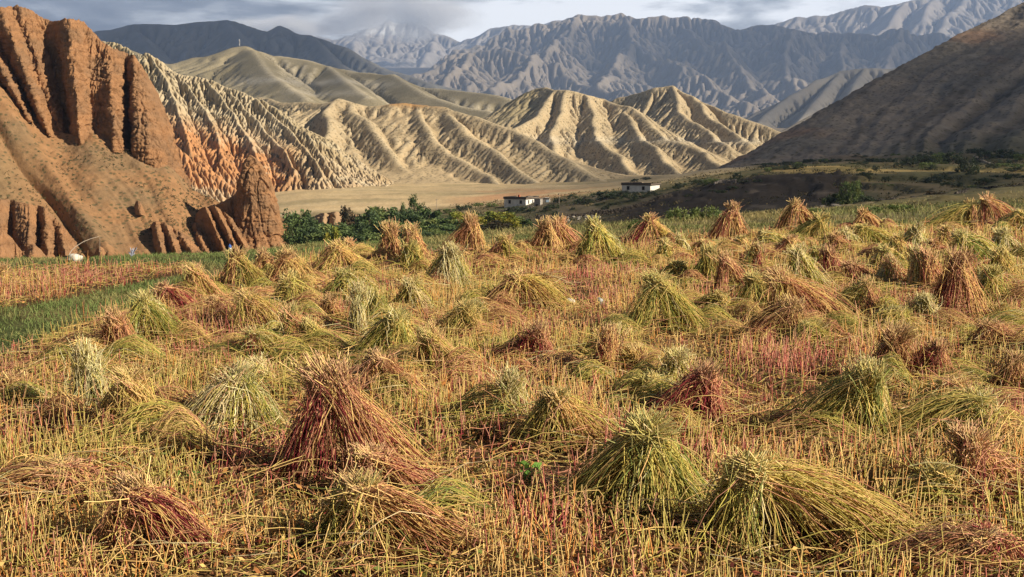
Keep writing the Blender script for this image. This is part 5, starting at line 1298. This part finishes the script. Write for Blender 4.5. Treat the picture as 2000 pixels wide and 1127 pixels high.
# the grove below the field
GT = [  # px, top row, width px, distance, kind
 (584, 418, 46, 222, 'dark'), (606, 432, 40, 214, 'dark'), (572, 438, 30, 212, 'mid'), (628, 444, 40, 206, 'mid'), (598, 446, 40, 203, 'dark'), (660, 440, 44, 212, 'dark'),
 (684, 412, 38, 246, 'brown'), (700, 436, 44, 216, 'dark'), (722, 420, 44, 232, 'dark'), (748, 411, 50, 236, 'mid'), (742, 432, 44, 214, 'dark'), (776, 412, 46, 236, 'dark'), (770, 436, 46, 212, 'mid'),
 (796, 420, 40, 228, 'dark'), (800, 440, 46, 210, 'mid'), (838, 412, 44, 236, 'dark'), (834, 432, 46, 216, 'mid'), (864, 424, 40, 230, 'dark'), (862, 440, 44, 212, 'dark'), (884, 432, 40, 222, 'mid'),
 (650, 456, 44, 196, 'dark'), (690, 456, 46, 196, 'dark'), (730, 452, 46, 197, 'mid'), (775, 450, 46, 198, 'dark'), (820, 450, 46, 198, 'dark'), (856, 450, 44, 200, 'mid'), (884, 448, 40, 204, 'dark'), (622, 458, 40, 196, 'mid'),
 (912, 430, 36, 232, 'dark'), (918, 418, 34, 250, 'mid'), (1000, 424, 36, 248, 'mid'), (1020, 428, 34, 250, 'dark'), (940, 424, 34, 244, 'mid'), (906, 446, 36, 212, 'dark'), (934, 448, 40, 220, 'brown'), (978, 450, 44, 222, 'brown')]
for px_, ty, w, D, kd in GT:
    pb = P(px_, 450, D); zb = float(gz(pb[0], D)); h = max(P(px_, ty, D)[2] - zb, 2.0) * 1.12
    lab = {'dark': 'dark green willow crowded in the grove below the field', 'mid': 'grey green willow crowded in the grove below the field', 'brown': 'brownish low willow at the edge of the grove'}[kd]
    if px_ == 684: lab = 'round brownish dark tree standing higher behind the grove beside the pale bluff'
    if px_ == 584: lab = 'spreading dark tree at the end of the grove next to the red spire'
    plant('tree', kd, (pb[0], D, zb), h, w / FPX * D * 1.4, lab, 'tree', 'trees of the grove')
for px_, ty, w, D, lab in [(895, 420, 34, 238, 'small yellowing tree among dark willows in the middle of the grove'), (952, 416, 46, 236, 'yellow green tree, the broadest of the bright ones in the grove'), (988, 420, 38, 240, 'yellow green tree beside the broadest bright one, nearer the houses'), (648, 446, 22, 194, 'small yellowish bush in the front edge of the grove near the spire')]:
    pb = P(px_, 450, D); zb = float(gz(pb[0], D))
    plant('tree', 'yellow', (pb[0], D, zb), (P(px_, ty, D)[2] - zb) * 1.15, w / FPX * D * 1.45, lab, 'tree', 'yellowing trees of the grove')
for px_, ty, w, D, lab in [(787, 397, 12, 262, 'small thin poplar standing left of the tall poplars'), (808, 381, 20, 258, 'tallest dark poplar rising out of the grove'), (822, 397, 20, 259, 'second poplar with a ragged crown beside the tallest one')]:
    pb = P(px_, 450, D); zb = float(gz(pb[0], D))
    plant('poplar', 'poplar', (pb[0], D, zb), P(px_, ty, D)[2] - zb, w / FPX * D * 1.2, lab, 'tree', 'poplars of the grove')
# bushes on the right and round the houses: px, base row, width px, height px, kind
BU = [(1240, 449, 30, 12, 'lowmid'),
 (1660, 402, 50, 46, 'lowmid'), (1640, 404, 60, 26, 'low'), (1690, 402, 46, 22, 'low'), (1620, 406, 34, 18, 'lowmid'), (1890, 338, 42, 30, 'low'), (1862, 322, 40, 22, 'low'), (1835, 318, 48, 20, 'lowmid'), (1800, 320, 46, 16, 'low'), (1775, 324, 34, 16, 'low'),
 (1812, 330, 34, 12, 'lowmid'), (1925, 312, 46, 16, 'low'), (1960, 308, 50, 16, 'low'), (1990, 312, 40, 12, 'low'), (1660, 295, 28, 9, 'low'), (1640, 297, 16, 8, 'low'), (1720, 298, 36, 10, 'lowmid'), (1750, 302, 30, 10, 'low'), (1860, 290, 40, 10, 'low'), (1910, 286, 34, 12, 'low'),
 (1940, 270, 46, 12, 'low'), (1970, 264, 50, 14, 'lowmid'), (1990, 276, 40, 10, 'low'), (1765, 262, 26, 6, 'low'), (1820, 274, 30, 7, 'low'), (1612, 318, 26, 7, 'low'), (1580, 318, 30, 7, 'low'), (1540, 322, 30, 7, 'low'), (1500, 326, 32, 8, 'low'), (1560, 332, 30, 10, 'low'),
 (1440, 350, 24, 12, 'low'), (1392, 362, 40, 10, 'lowmid'), (1360, 358, 32, 9, 'low'), (1330, 366, 30, 8, 'low'), (1185, 390, 60, 16, 'low'), (1210, 384, 50, 10, 'low'), (1230, 394, 40, 12, 'low'), (1118, 390, 26, 9, 'low'), (1090, 396, 22, 9, 'low'), (1140, 398, 50, 9, 'low'),
 (1004, 412, 40, 10, 'low'), (1030, 412, 40, 10, 'low'), (935, 402, 22, 8, 'lowmid'), (960, 404, 26, 8, 'lowmid'), (905, 410, 36, 9, 'low'), (880, 414, 30, 8, 'lowmid'), (1070, 412, 24, 10, 'low'), (1085, 408, 16, 8, 'low'),
 (1470, 420, 30, 9, 'low'), (1540, 418, 40, 8, 'lowmid'), (1590, 420, 40, 8, 'lowmid'), (1700, 416, 60, 10, 'lowmid'), (1760, 414, 60, 12, 'lowmid'), (1860, 366, 50, 10, 'low'), (1910, 372, 40, 8, 'low'), (1830, 384, 40, 10, 'brown'), (1950, 350, 40, 8, 'low'), (1240, 356, 20, 6, 'low'), (1262, 352, 20, 5, 'low')]
brs = np.random.RandomState(12)
for _ in range(95):
    a_ = brs.uniform(1480, 2010); lo_ = np.interp(a_, [1480, 1700, 2000], [322, 292, 248]); b_ = lo_ + brs.uniform(0, 1) ** 1.4 * np.interp(a_, [1480, 1640, 1760, 2000], [22, 34, 95, 120])
    BU.append((a_, b_, brs.uniform(12, 44) * (0.7 + 0.5 * (b_ - lo_) / 100), brs.uniform(4, 9) * (0.8 + 0.8 * (b_ - lo_) / 100), 'low' if brs.uniform() < 0.7 else 'lowmid'))
for _ in range(40):
    a_ = brs.uniform(1060, 1480); BU.append((a_, np.interp(a_, [1060, 1250, 1480], [404, 384, 350]) + brs.uniform(-6, 26), brs.uniform(10, 30), brs.uniform(3, 7), 'low'))
for i, (px_, by, w, hp, kd) in enumerate(BU):
    p = on_ground(px_, by, 26); D = p[1]
    lab = 'low dark green bush on the terraces and banks beyond the field' if kd == 'low' else 'low grey green bush on the terraces and banks beyond the field'
    if px_ == 1660 and hp > 20: lab = 'tall bright green bush on the dark bank, behind the far sheaves'
    if px_ == 1890: lab = 'large rounded dark bush on the terraces below the stone line'
    if kd == 'brown': lab = 'low brownish bush on the terraces beyond the field'
    plant('bush', kd, p - np.array([0, 0, 0.1]), max(hp / FPX * D, 0.3) * 1.3, w / FPX * D * 1.15, lab, 'bush', 'bushes of the terraces')
for px_, by, w, hp, lab in [(1335, 448, 50, 32, 'big dark twiggy bush just behind the field edge, its left half'), (1378, 448, 44, 28, 'big dark twiggy bush just behind the field edge, next to the red brown tufted sheaf')]:
    D = 34.0; pb = P(px_, by, D); zb = float(gz(pb[0], D))
    plant('bush', 'spread', (pb[0], D, zb - 0.25), (by - 0 - (by - hp)) / FPX * D + 0.25, w / FPX * D * 1.3, lab, 'bush', 'dark bushes behind the field')
log('plants')
# ---- tiny scrub tufts on the scree
rs = np.random.RandomState(15)
fl_ = TV.reshape(-1, 3)
i = rs.randint(0, len(fl_), 5200); pt = fl_[i]
kk = fbm(pt[:, 0] * 0.05, pt[:, 1] * 0.05, pt[:, 2] * 0.05 + 4, 4) + 0.25 * rs.normal(size=len(pt)) > 0.16
pt = pt[kk]; n = len(pt); ks = 9
cen = np.repeat(pt, ks, 0) + rs.normal(0, 0.17, (n * ks, 3)) + np.array([0, 0, 0.14])
V, F = quads(cen, rs.uniform(0.08, 0.2, n * ks), rs, 1.1)
tone = np.array([(0.055, 0.06, 0.026), (0.085, 0.08, 0.035), (0.045, 0.05, 0.026), (0.10, 0.08, 0.045)])[rs.choice(4, n)]
sb = build('scrub', V, F, M_SEED, np.repeat(np.repeat(tone, ks, 0) * rs.uniform(0.7, 1.3, (n * ks, 1)), 4, 0), False); tag(sb, kind='stuff')
# ---- houses
M_WHITE = material('whitewash', base=(0.72, 0.69, 0.63), attr=False, var=0.22, vscale=0.7, bump=0.02, bscale=6, rough=0.9)
M_ROOF = material('mud_roof', base=(0.20, 0.16, 0.12), attr=False, var=0.3, vscale=1.5, bump=0.05, bscale=5, rough=0.95)
M_DARKW = material('dark_timber', base=(0.045, 0.035, 0.03), attr=False, var=0.3, vscale=5, rough=0.8)
M_GLASS = material('window_glass', base=(0.02, 0.022, 0.025), attr=False, var=0, rough=0.2, spec=0.5)
M_GREYW = material('grey_mud_wall', base=(0.30, 0.27, 0.23), attr=False, var=0.25, vscale=2, bump=0.03, bscale=8, rough=0.95)
M_BRICK = material('red_clay', base=(0.42, 0.13, 0.07), attr=False, var=0.2, vscale=6, rough=0.9)
M_TARP = material('blue_sheet', base=(0.45, 0.58, 0.70), attr=False, var=0.1, vscale=3, rough=0.6)
M_STONE = material('field_stone', var=0.25, vscale=4.0, bump=0.02, bscale=10, rough=0.95)
M_METAL = material('grey_metal', base=(0.35, 0.36, 0.38), attr=False, var=0.1, vscale=3, rough=0.5)
M_WOOD = material('weathered_wood', base=(0.35, 0.29, 0.23), attr=False, var=0.25, vscale=10, rough=0.9)
def part(nm, V, F, mat, parent, sm=False): return build(nm, V, F, mat, None, sm, parent)
def bx(nm, c, s, mat, parent, rot=0):
    V, F = boxes([c], [[q / 2 for q in s]], [rot]); return part(nm, V, F, mat, parent)
def house(px_, by, D, w, l, h, ang, label, wins_front, wins_side, extra):
    """local frame: x along the front, y into the house; origin at the front right corner"""
    c = P(px_, by, D); o = thing('house', label, 'house', tuple(c), 'white flat roofed houses', ang)
    bx('wall', (-w / 2, l / 2, h / 2 - 1.0), (w, l, h + 2.0), M_WHITE, o)
    rf = bx('roof', (-w / 2, l / 2, h + 0.10), (w + 0.5, l + 0.5, 0.24), M_ROOF, o)
    bx('eave', (-w / 2, -0.10, h - 0.13), (w + 0.36, 0.26, 0.24), M_DARKW, o)
    bx('eave', (0.10, l / 2 + 0.04, h - 0.13), (0.26, l + 0.30, 0.24), M_DARKW, o)
    bx('parapet', (-w / 2, -0.08, h + 0.36), (w + 0.3, 0.3, 0.30), M_DARKW, o)
    bx('parapet', (0.08, l / 2 + 0.1, h + 0.34), (0.3, l, 0.26), M_DARKW, o)
    bx('parapet', (-w - 0.06, l / 2, h + 0.35), (0.28, l - 0.1, 0.26), M_DARKW, o)
    for x_ in wins_front:
        f = bx('window', (x_, -0.025, h * 0.50), (0.85, 0.07, 1.15), M_DARKW, o)
        bx('pane', (x_, -0.075, h * 0.50), (0.62, 0.03, 0.9), M_GLASS, f)
        bx('sill', (x_, -0.08, h * 0.50 - 0.64), (1.0, 0.18, 0.08), M_WHITE, f)
    for y_ in wins_side:
        f = bx('window', (0.025, y_, h * 0.50), (0.07, 0.75, 1.2), M_DARKW, o)
        bx('pane', (0.075, y_, h * 0.50), (0.03, 0.54, 0.95), M_GLASS, f)
    extra(o, w, l, h); return o
def ex1(o, w, l, h):
    bx('chimney', (-3.6, 2.4, h + 0.62), (0.55, 0.55, 0.9), M_BRICK, o)
    bx('firewood', (-w / 2 + 2.0, l - 1.0, h + 0.36), (3.2, 1.2, 0.34), M_DARKW, o); bx('firewood', (-0.9, l / 2, h + 0.40), (0.9, 4.0, 0.36), M_ROOF, o)
def ex2(o, w, l, h):
    bx('roof_sheet', (-2.6, 1.4, h + 0.29), (2.6, 1.7, 0.1), M_TARP, o, 0.15)
    bx('firewood', (-w / 2 - 2, l - 1.2, h + 0.36), (3.0, 1.6, 0.34), M_ROOF, o)
house(1027, 402, 360, 7.8, 9.0, 2.3, -radians(27), 'white house with a red chimney and two side windows, above the yellow green trees', (-5.8, -1.8), (2.0, 5.0), ex1)
house(1270, 375, 335, 9.0, 8.2, 2.15, -radians(27), 'white house with a pale blue sheet on its roof, higher up the slope', (-7.0, -2.2), (), ex2)
o = thing('shed', 'small grey mud shed with a pale corner post beside the white house with the chimney', 'shed', tuple(P(1055, 406, 352)), None, -radians(20))
bx('wall', (-1.0, 1.2, 1.0), (2.0, 2.4, 3.4), M_GREYW, o); bx('roof', (-1.0, 1.2, 2.78), (2.2, 2.6, 0.16), M_ROOF, o); bx('corner_post', (0.05, -0.06, 1.0), (0.28, 0.2, 3.3), M_WHITE, o); bx('door', (-1.1, -0.03, 0.3), (0.8, 0.08, 1.6), M_DARKW, o)
o = thing('hut', 'low hut with a pale blue metal door right of the grey shed', 'hut', tuple(P(1073, 399, 362)), None, -radians(10))
bx('wall', (-1.3, 1.0, 0.7), (2.6, 2.0, 2.4), M_GREYW, o); bx('roof', (-1.3, 1.0, 1.97), (2.9, 2.3, 0.14), M_ROOF, o); bx('door', (-0.6, -0.03, 0.55), (1.0, 0.08, 1.7), M_TARP, o); bx('roof_sheet', (-1.0, 0.9, 2.1), (1.2, 0.9, 0.08), M_WHITE, o)
o = thing('hut', 'small pinkish ruined hut on the plain beyond the grove', 'hut', tuple(P(655, 418, 440)), None, 0.3)
bx('wall', (-0.9, 0, 0.9), (0.9, 1.6, 2.4), M_BRICK, o); bx('wall', (0.7, 0.2, 0.6), (1.4, 1.4, 1.8), M_BRICK, o); bx('lintel', (-0.1, -0.1, 1.6), (0.8, 1.2, 0.3), M_BRICK, o)
# ---- walls along the slope
def rubble_wall(label, pts, h, w, cols, step=None, seed=0, D=None, name='stone_wall', stones=True):
    rs = np.random.RandomState(seed)
    Pp = np.array([on_ground(a, b, 26) if D is None else np.array([*P(a, b, D)[:2], float(gz(*P(a, b, D)[:2]))]) for a, b in pts])
    seg = np.linalg.norm(np.diff(Pp[:, :2], axis=0), axis=1); S = np.concatenate([[0], np.cumsum(seg)])
    step = step or w * 0.55; n = int(S[-1] / step) + 2; rows = max(2, int(h / (w * 0.4)))
    C, Hs, R = [], [], []
    for r in range(rows):
        s = np.clip(np.linspace(0, S[-1], n) + rs.uniform(-.3, .3, n) * step, 0, S[-1])
        x_, y_ = np.interp(s, S, Pp[:, 0]), np.interp(s, S, Pp[:, 1])
        hh = h * (0.8 + 0.4 * perlin(s * 0.3, seed + 0.5, 0))
        z_ = gz(x_, y_) + hh * (r + 0.5) / rows + rs.uniform(-.05, .05, n) * h
        C.append(np.stack([x_ + rs.uniform(-.1, .1, n) * w, y_ + rs.uniform(-.1, .1, n) * w, z_], -1))
        Hs.append(np.stack([rs.uniform(.4, .75, n) * step, rs.uniform(.35, .6, n) * w, rs.uniform(.5, .8, n) * hh / rows], -1)); R.append(rs.uniform(-.5, .5, n))
    C, Hs, R = np.concatenate(C), np.concatenate(Hs), np.concatenate(R)
    V, F = boxes(C, Hs, R, 0.25, rs)
    col = np.array(cols)[rs.choice(len(cols), len(C))] * rs.uniform(.7, 1.3, (len(C), 1))
    o = build(name, V, F, M_STONE, np.repeat(col, 8, 0), False); tag(o, label, 'wall'); return o
GREYS = [(0.16, 0.14, 0.115), (0.12, 0.105, 0.09), (0.24, 0.21, 0.18)]; PALE = [(0.42, 0.37, 0.30), (0.33, 0.29, 0.23), (0.25, 0.21, 0.17)]; DARK = [(0.07, 0.06, 0.05), (0.055, 0.048, 0.04), (0.10, 0.085, 0.07)]
rubble_wall('long brown earth wall curving below the houses behind the sheep', [(1048, 432), (1075, 426), (1110, 421), (1160, 418), (1230, 417), (1290, 419), (1310, 424)], 1.4, 0.7, [(0.13, 0.105, 0.08), (0.11, 0.09, 0.07)], seed=1, D=292, name='earth_wall')
rubble_wall('dark dry stone wall on the near terrace, behind the tall bright green bush', [(1680, 388), (1700, 392), (1722, 396), (1750, 395), (1785, 391)], 0.55, 0.7, DARK, seed=2)
rubble_wall('dark dry stone wall near the right edge, highest on the near terraces', [(1868, 382), (1890, 375), (1925, 371), (1965, 369), (2010, 364)], 0.5, 0.6, DARK, seed=3)
rubble_wall('pale stone line running down the terraces by the large rounded bush', [(1902, 308), (1915, 313), (1928, 318), (1940, 323)], 0.45, 0.6, PALE, seed=4)
rubble_wall('pale stone heap line along the foot of the dark slope', [(1620, 304), (1660, 299), (1700, 295), (1740, 290), (1790, 284)], 0.8, 1.2, PALE, seed=5)
rubble_wall('low grey stone row at the bottom of the dark bank, behind the far sheaves', [(1500, 415), (1545, 414), (1590, 412), (1640, 411)], 0.35, 0.6, GREYS, seed=6)
rubble_wall('short pale mud wall above the dark bank, right of the upper house', [(1396, 366), (1410, 362), (1424, 360), (1436, 359)], 1.2, 0.6, [(0.26, 0.225, 0.19), (0.22, 0.19, 0.16)], seed=7)
rubble_wall('low rough yard wall in front of the white house with the chimney', [(975, 408), (1000, 410), (1025, 411), (1040, 409)], 0.9, 0.6, GREYS, seed=8, D=350)
rubble_wall('short rough yard wall left of the upper white house', [(1188, 380), (1200, 379), (1214, 378)], 0.8, 0.6, GREYS, seed=9, D=336)
def stones(name, label, cat, pos, r, col, seed, flat=0.7, group=None):
    rs = np.random.RandomState(seed)
    th_, ph = np.meshgrid(np.linspace(0, 2 * pi, 25)[:-1], np.linspace(0.02, pi - 0.02, 13))
    x_, y_, z_ = np.sin(ph) * np.cos(th_), np.sin(ph) * np.sin(th_), np.cos(ph)
    k = 1 + 0.30 * fbm(x_ * 1.3 + seed, y_ * 1.3, z_ * 1.3, 3) + 0.12 * (ridged(x_ * 2, y_ * 2, z_ * 2 + seed, 2) - .6)
    V = np.stack([x_ * k * r[0], y_ * k * r[1], z_ * k * r[2]], -1)
    idx = np.arange(V.shape[0] * 24).reshape(-1, 24); nx_ = np.roll(idx, -1, 1)
    F = np.stack([idx[:-1], nx_[:-1], nx_[1:], idx[1:]], -1).reshape(-1, 4)
    c = np.array(col) * (1 + 0.25 * fbm(V[..., 0] * 9, V[..., 1] * 9, V[..., 2] * 9, 3))[..., None]
    o = build(name, V.reshape(-1, 3), F, M_STONE, c.reshape(-1, 3)); o.location = pos; tag(o, label, cat, group); return o
def gp(px_, py_, D=None):
    D = float(flatD(py_)) if D is None else D
    p = P(px_, py_, D); return np.array([p[0], D, float(gz(p[0], D))])
pb = gp(146, 508, 17.2); stones('boulder', 'white pointed boulder lying in the grass at the foot of the scree', 'boulder', (pb[0], pb[1], pb[2] + 0.05), (0.115, 0.09, 0.07), (0.50, 0.47, 0.40), 5)
pb = gp(1114, 600); stones('stone', 'pale rounded stone lying in the stubble, middle of the field', 'stone', (pb[0], pb[1], pb[2] + 0.07), (0.06, 0.05, 0.06), (0.55, 0.52, 0.46), 8)
pb = gp(1172, 598); stones('stone', 'small blue grey stone right of the pale rounded one', 'stone', (pb[0], pb[1], pb[2] + 0.06), (0.045, 0.04, 0.045), (0.38, 0.38, 0.36), 12)
for i, (px_, py_, r_) in enumerate([(1854, 281, 0.8), (1864, 280, 1.0), (1874, 281, 0.7)]):
    p = on_ground(px_, py_, 100); V_ = []
    stones('cairn', ['small pale cairn, left one of three on the terraces', 'tallest pale cairn, middle one of three on the terraces', 'smallest pale cairn, right one of three on the terraces'][i], 'cairn', tuple(p + np.array([0, 0, 0.4])), (0.7 * r_, 0.7 * r_, 1.0 * r_), (0.60, 0.56, 0.48), 20 + i, group='pale cairns on the terraces')
# ---- poles, stick, bundle, mast
def polyline(nm, pts, r0_, r1_, mat, parent, sides=6):
    pts = np.array(pts, float); V, F = tubes(pts[None], np.linspace(r0_, r1_, len(pts))[None], sides); return part(nm, V, F, mat, parent, True)
a_ = gp(134, 508, 17.6)
q = [P(x_, y_, 17.6 + 0.1 * i) for i, (x_, y_) in enumerate([(132, 512), (134, 499), (140, 489), (150, 480), (163, 472), (178, 466), (193, 462)])]
st_ = polyline('bent_stick', q, 0.007, 0.004, M_WOOD, None); tag(st_, 'long thin pale stick bent in an arch above the white boulder', 'stick')
q = [P(195, y_, 19.0) for y_ in (512, 490, 463)]
st_ = polyline('stick', q, 0.004, 0.003, M_WOOD, None); tag(st_, 'thin upright grey stick at the end of the bent pale one', 'stick')
rs = np.random.RandomState(5); c_ = gp(257, 498, 18.0)
pts = []
for i in range(22):
    t_ = np.array([rs.normal(0, 0.035), rs.normal(0, 0.03), rs.uniform(0.07, 0.17)]); pts.append(np.stack([t_ * 0, t_ * np.array([.4, .4, .55]), t_]))
V, F = tubes(np.array(pts), np.full((22, 3), 0.006), 4)
o = build('thistle', V, F, material('thistle_grey', base=(0.45, 0.47, 0.56), attr=False, var=0.2, vscale=20), None); o.location = tuple(c_ + np.array([0, 0, 0.0])); tag(o, 'pale bluish dry thistle clump in the grass below the scree', 'thistle')
o = thing('bundle', 'small blue wrapped bundle with a white lower half at the foot of the rock fins', 'bundle', tuple(P(449, 488, 221.5)))
def lathe(nm, prof, mat, parent, n=16):
    prof = np.array(prof); th_ = np.linspace(0, 2 * pi, n, endpoint=False)
    V = np.stack([prof[:, 0, None] * np.cos(th_), prof[:, 0, None] * np.sin(th_), np.repeat(prof[:, 1, None], n, 1)], -1)
    idx = np.arange(len(prof) * n).reshape(-1, n); nx_ = np.roll(idx, -1, 1)
    return part(nm, V.reshape(-1, 3), np.stack([idx[:-1], nx_[:-1], nx_[1:], idx[1:]], -1).reshape(-1, 4), mat, parent, True)
lathe('sack', [(0.01, -0.3), (0.28, -0.25), (0.31, 0.1), (0.29, 0.42)], M_WHITE, o); lathe('cover', [(0.31, 0.40), (0.34, 0.55), (0.30, 0.85), (0.16, 1.0), (0.09, 1.08), (0.13, 1.16), (0.01, 1.18)], material('blue_cloth', base=(0.06, 0.13, 0.38), attr=False, var=0.2, vscale=5), o)
for px_, py_, tp_, D, lab in [(853, 410, 388, 330, 'thin utility pole on the plain above the grove'), (1092, 398, 375, 345, 'thin utility pole right of the hut with the blue door')]:
    p = P(px_, py_, D); h = P(px_, tp_, D)[2] - p[2]
    o = thing('utility_pole', lab, 'pole', tuple(p), 'utility poles of the village')
    polyline('post', [(0, 0, -1.5), (0, 0, h)], 0.10, 0.07, M_WOOD, o); bx('crossarm', (0, 0, h - 0.35), (1.1, 0.1, 0.1), M_WOOD, o)
p = P(468, 86, 1808); h = P(468, 77, 1808)[2] - p[2]
o = thing('radio_mast', 'white radio mast on the summit of the pale hill before the dark mountain', 'mast', tuple(p))
for sx_, sy_ in ((-.5, -.5), (.5, -.5), (0, .6)): polyline('leg', [(sx_, sy_, -3), (sx_ * 0.6, sy_ * 0.6, h)], 0.16, 0.12, M_WHITE, o)
for k in range(4): bx('platform', (0, 0, h * (0.3 + 0.2 * k)), (1.5, 1.5, 0.25), M_METAL if k % 2 else M_WHITE, o)
bx('antenna', (0.4, -0.5, h * 0.75), (0.5, 0.4, 2.2), M_WHITE, o); bx('antenna', (-0.4, -0.5, h * 0.88), (0.5, 0.4, 2.0), M_WHITE, o); polyline('tip', [(0, 0, h), (0, 0, h * 1.15)], 0.09, 0.05, M_METAL, o)
# ---- green weeds between the stalks
for px_, py_, s_, lab in [(776, 505, 0.20, 'bright green leafy weed between the brown pair of sheaves against the trees'), (1036, 945, 0.13, 'bright green broad leaved weed in the stubble, front centre'), (366, 962, 0.10, 'single green leafy weed in the stubble, front left'), (436, 738, 0.10, 'small green weed in the red stubble patch on the left')]:
    rs = np.random.RandomState(px_); p = gp(px_, py_); m_ = 14
    an = rs.uniform(0, 6.28, m_); rr = rs.uniform(0.2, 1, m_) * s_ * 0.6
    cen = np.stack([np.cos(an) * rr, np.sin(an) * rr, rs.uniform(0.3, 1.0, m_) * s_], -1)
    V, F = quads(cen, rs.uniform(0.16, 0.3, m_) * s_, rs, 1.1, 0.5)
    o = thing('weed', lab, 'weed', tuple(p))
    build('leaf', V, F, M_BLADE, np.repeat(np.array([(0.13, 0.26, 0.045)]) * rs.uniform(.8, 1.3, (m_, 1)), 4, 0), False, o)['kind'] = 'stuff'
    V, F = tubes(np.stack([cen * np.array([0.05, 0.05, 0]), cen * np.array([.5, .5, .6]), cen], 1), np.full((m_, 3), 0.0025), 4)
    build('stem', V, F, M_BLADE, np.tile([(0.2, 0.22, 0.06)], (len(V), 1)), True, o)
# ---- the flock
def sheep_mesh():
    V, E, R = [], [], []
    def add(p, r, e=None):
        V.append(p); R.append(r)
        if e is not None: E.append((e, len(V) - 1))
        return len(V) - 1
    a = add((0, 0, 0.56), 0.22); b = add((0.3, 0, 0.58), 0.21, a); c = add((-0.3, 0, 0.57), 0.22, a)
    nk = add((0.48, 0, 0.66), 0.13, b); hd = add((0.60, 0, 0.62), 0.095, nk); add((0.74, 0, 0.52), 0.06, hd)
    for s in (-1, 1):
        add((0.60, s * 0.13, 0.66), 0.025, hd)
        k = add((0.30, s * 0.13, 0.32), 0.055, b); add((0.30, s * 0.13, 0.0), 0.035, k)
        k = add((-0.32, s * 0.13, 0.34), 0.06, c); k2 = add((-0.38, s * 0.13, 0.20), 0.04, k); add((-0.34, s * 0.13, 0.0), 0.035, k2)
    add((-0.55, 0, 0.52), 0.05, c)
    me = bpy.data.meshes.new('sheep'); me.from_pydata(V, E, [])
    ob = bpy.data.objects.new('sheep_skin', me); COL.objects.link(ob)
    md = ob.modifiers.new('skin', 'SKIN'); ob.modifiers.new('sub', 'SUBSURF').levels = 1
    for v, r in zip(me.skin_vertices[0].data, R): v.radius = (r, r)
    me.skin_vertices[0].data[0].use_root = True
    dg = bpy.context.evaluated_depsgraph_get(); out = bpy.data.meshes.new_from_object(ob.evaluated_get(dg))
    bpy.data.objects.remove(ob); return out
wool = material('wool', base=(0.42, 0.38, 0.31), attr=False, var=0.2, vscale=6, rough=0.95); wool_d = material('dark_wool', base=(0.10, 0.08, 0.07), attr=False, var=0.2, vscale=6, rough=0.95)
sm_ = sheep_mesh(); sm_.materials.append(wool); sd_ = sm_.copy(); sd_.materials.clear(); sd_.materials.append(wool_d)
rs = np.random.RandomState(31)
for i in range(26):
    px_, D = rs.uniform(1084, 1172), rs.uniform(268, 286)
    x_ = (px_ - 1000) / FPX * D; dark = i % 6 == 3
    o = bpy.data.objects.new('sheep', sd_ if dark else sm_); COL.objects.link(o)
    o.location = (x_, D, float(gz(x_, D)) - 0.02); o.rotation_euler = (0, 0, rs.uniform(0, 6.28)); o.scale = (0.85, 0.85, 0.8)
    tag(o, 'dark brown sheep in the flock below the curved earth wall' if dark else 'cream sheep in the flock below the curved earth wall', 'sheep', 'dark sheep of the flock' if dark else 'cream sheep of the flock')
log('things')
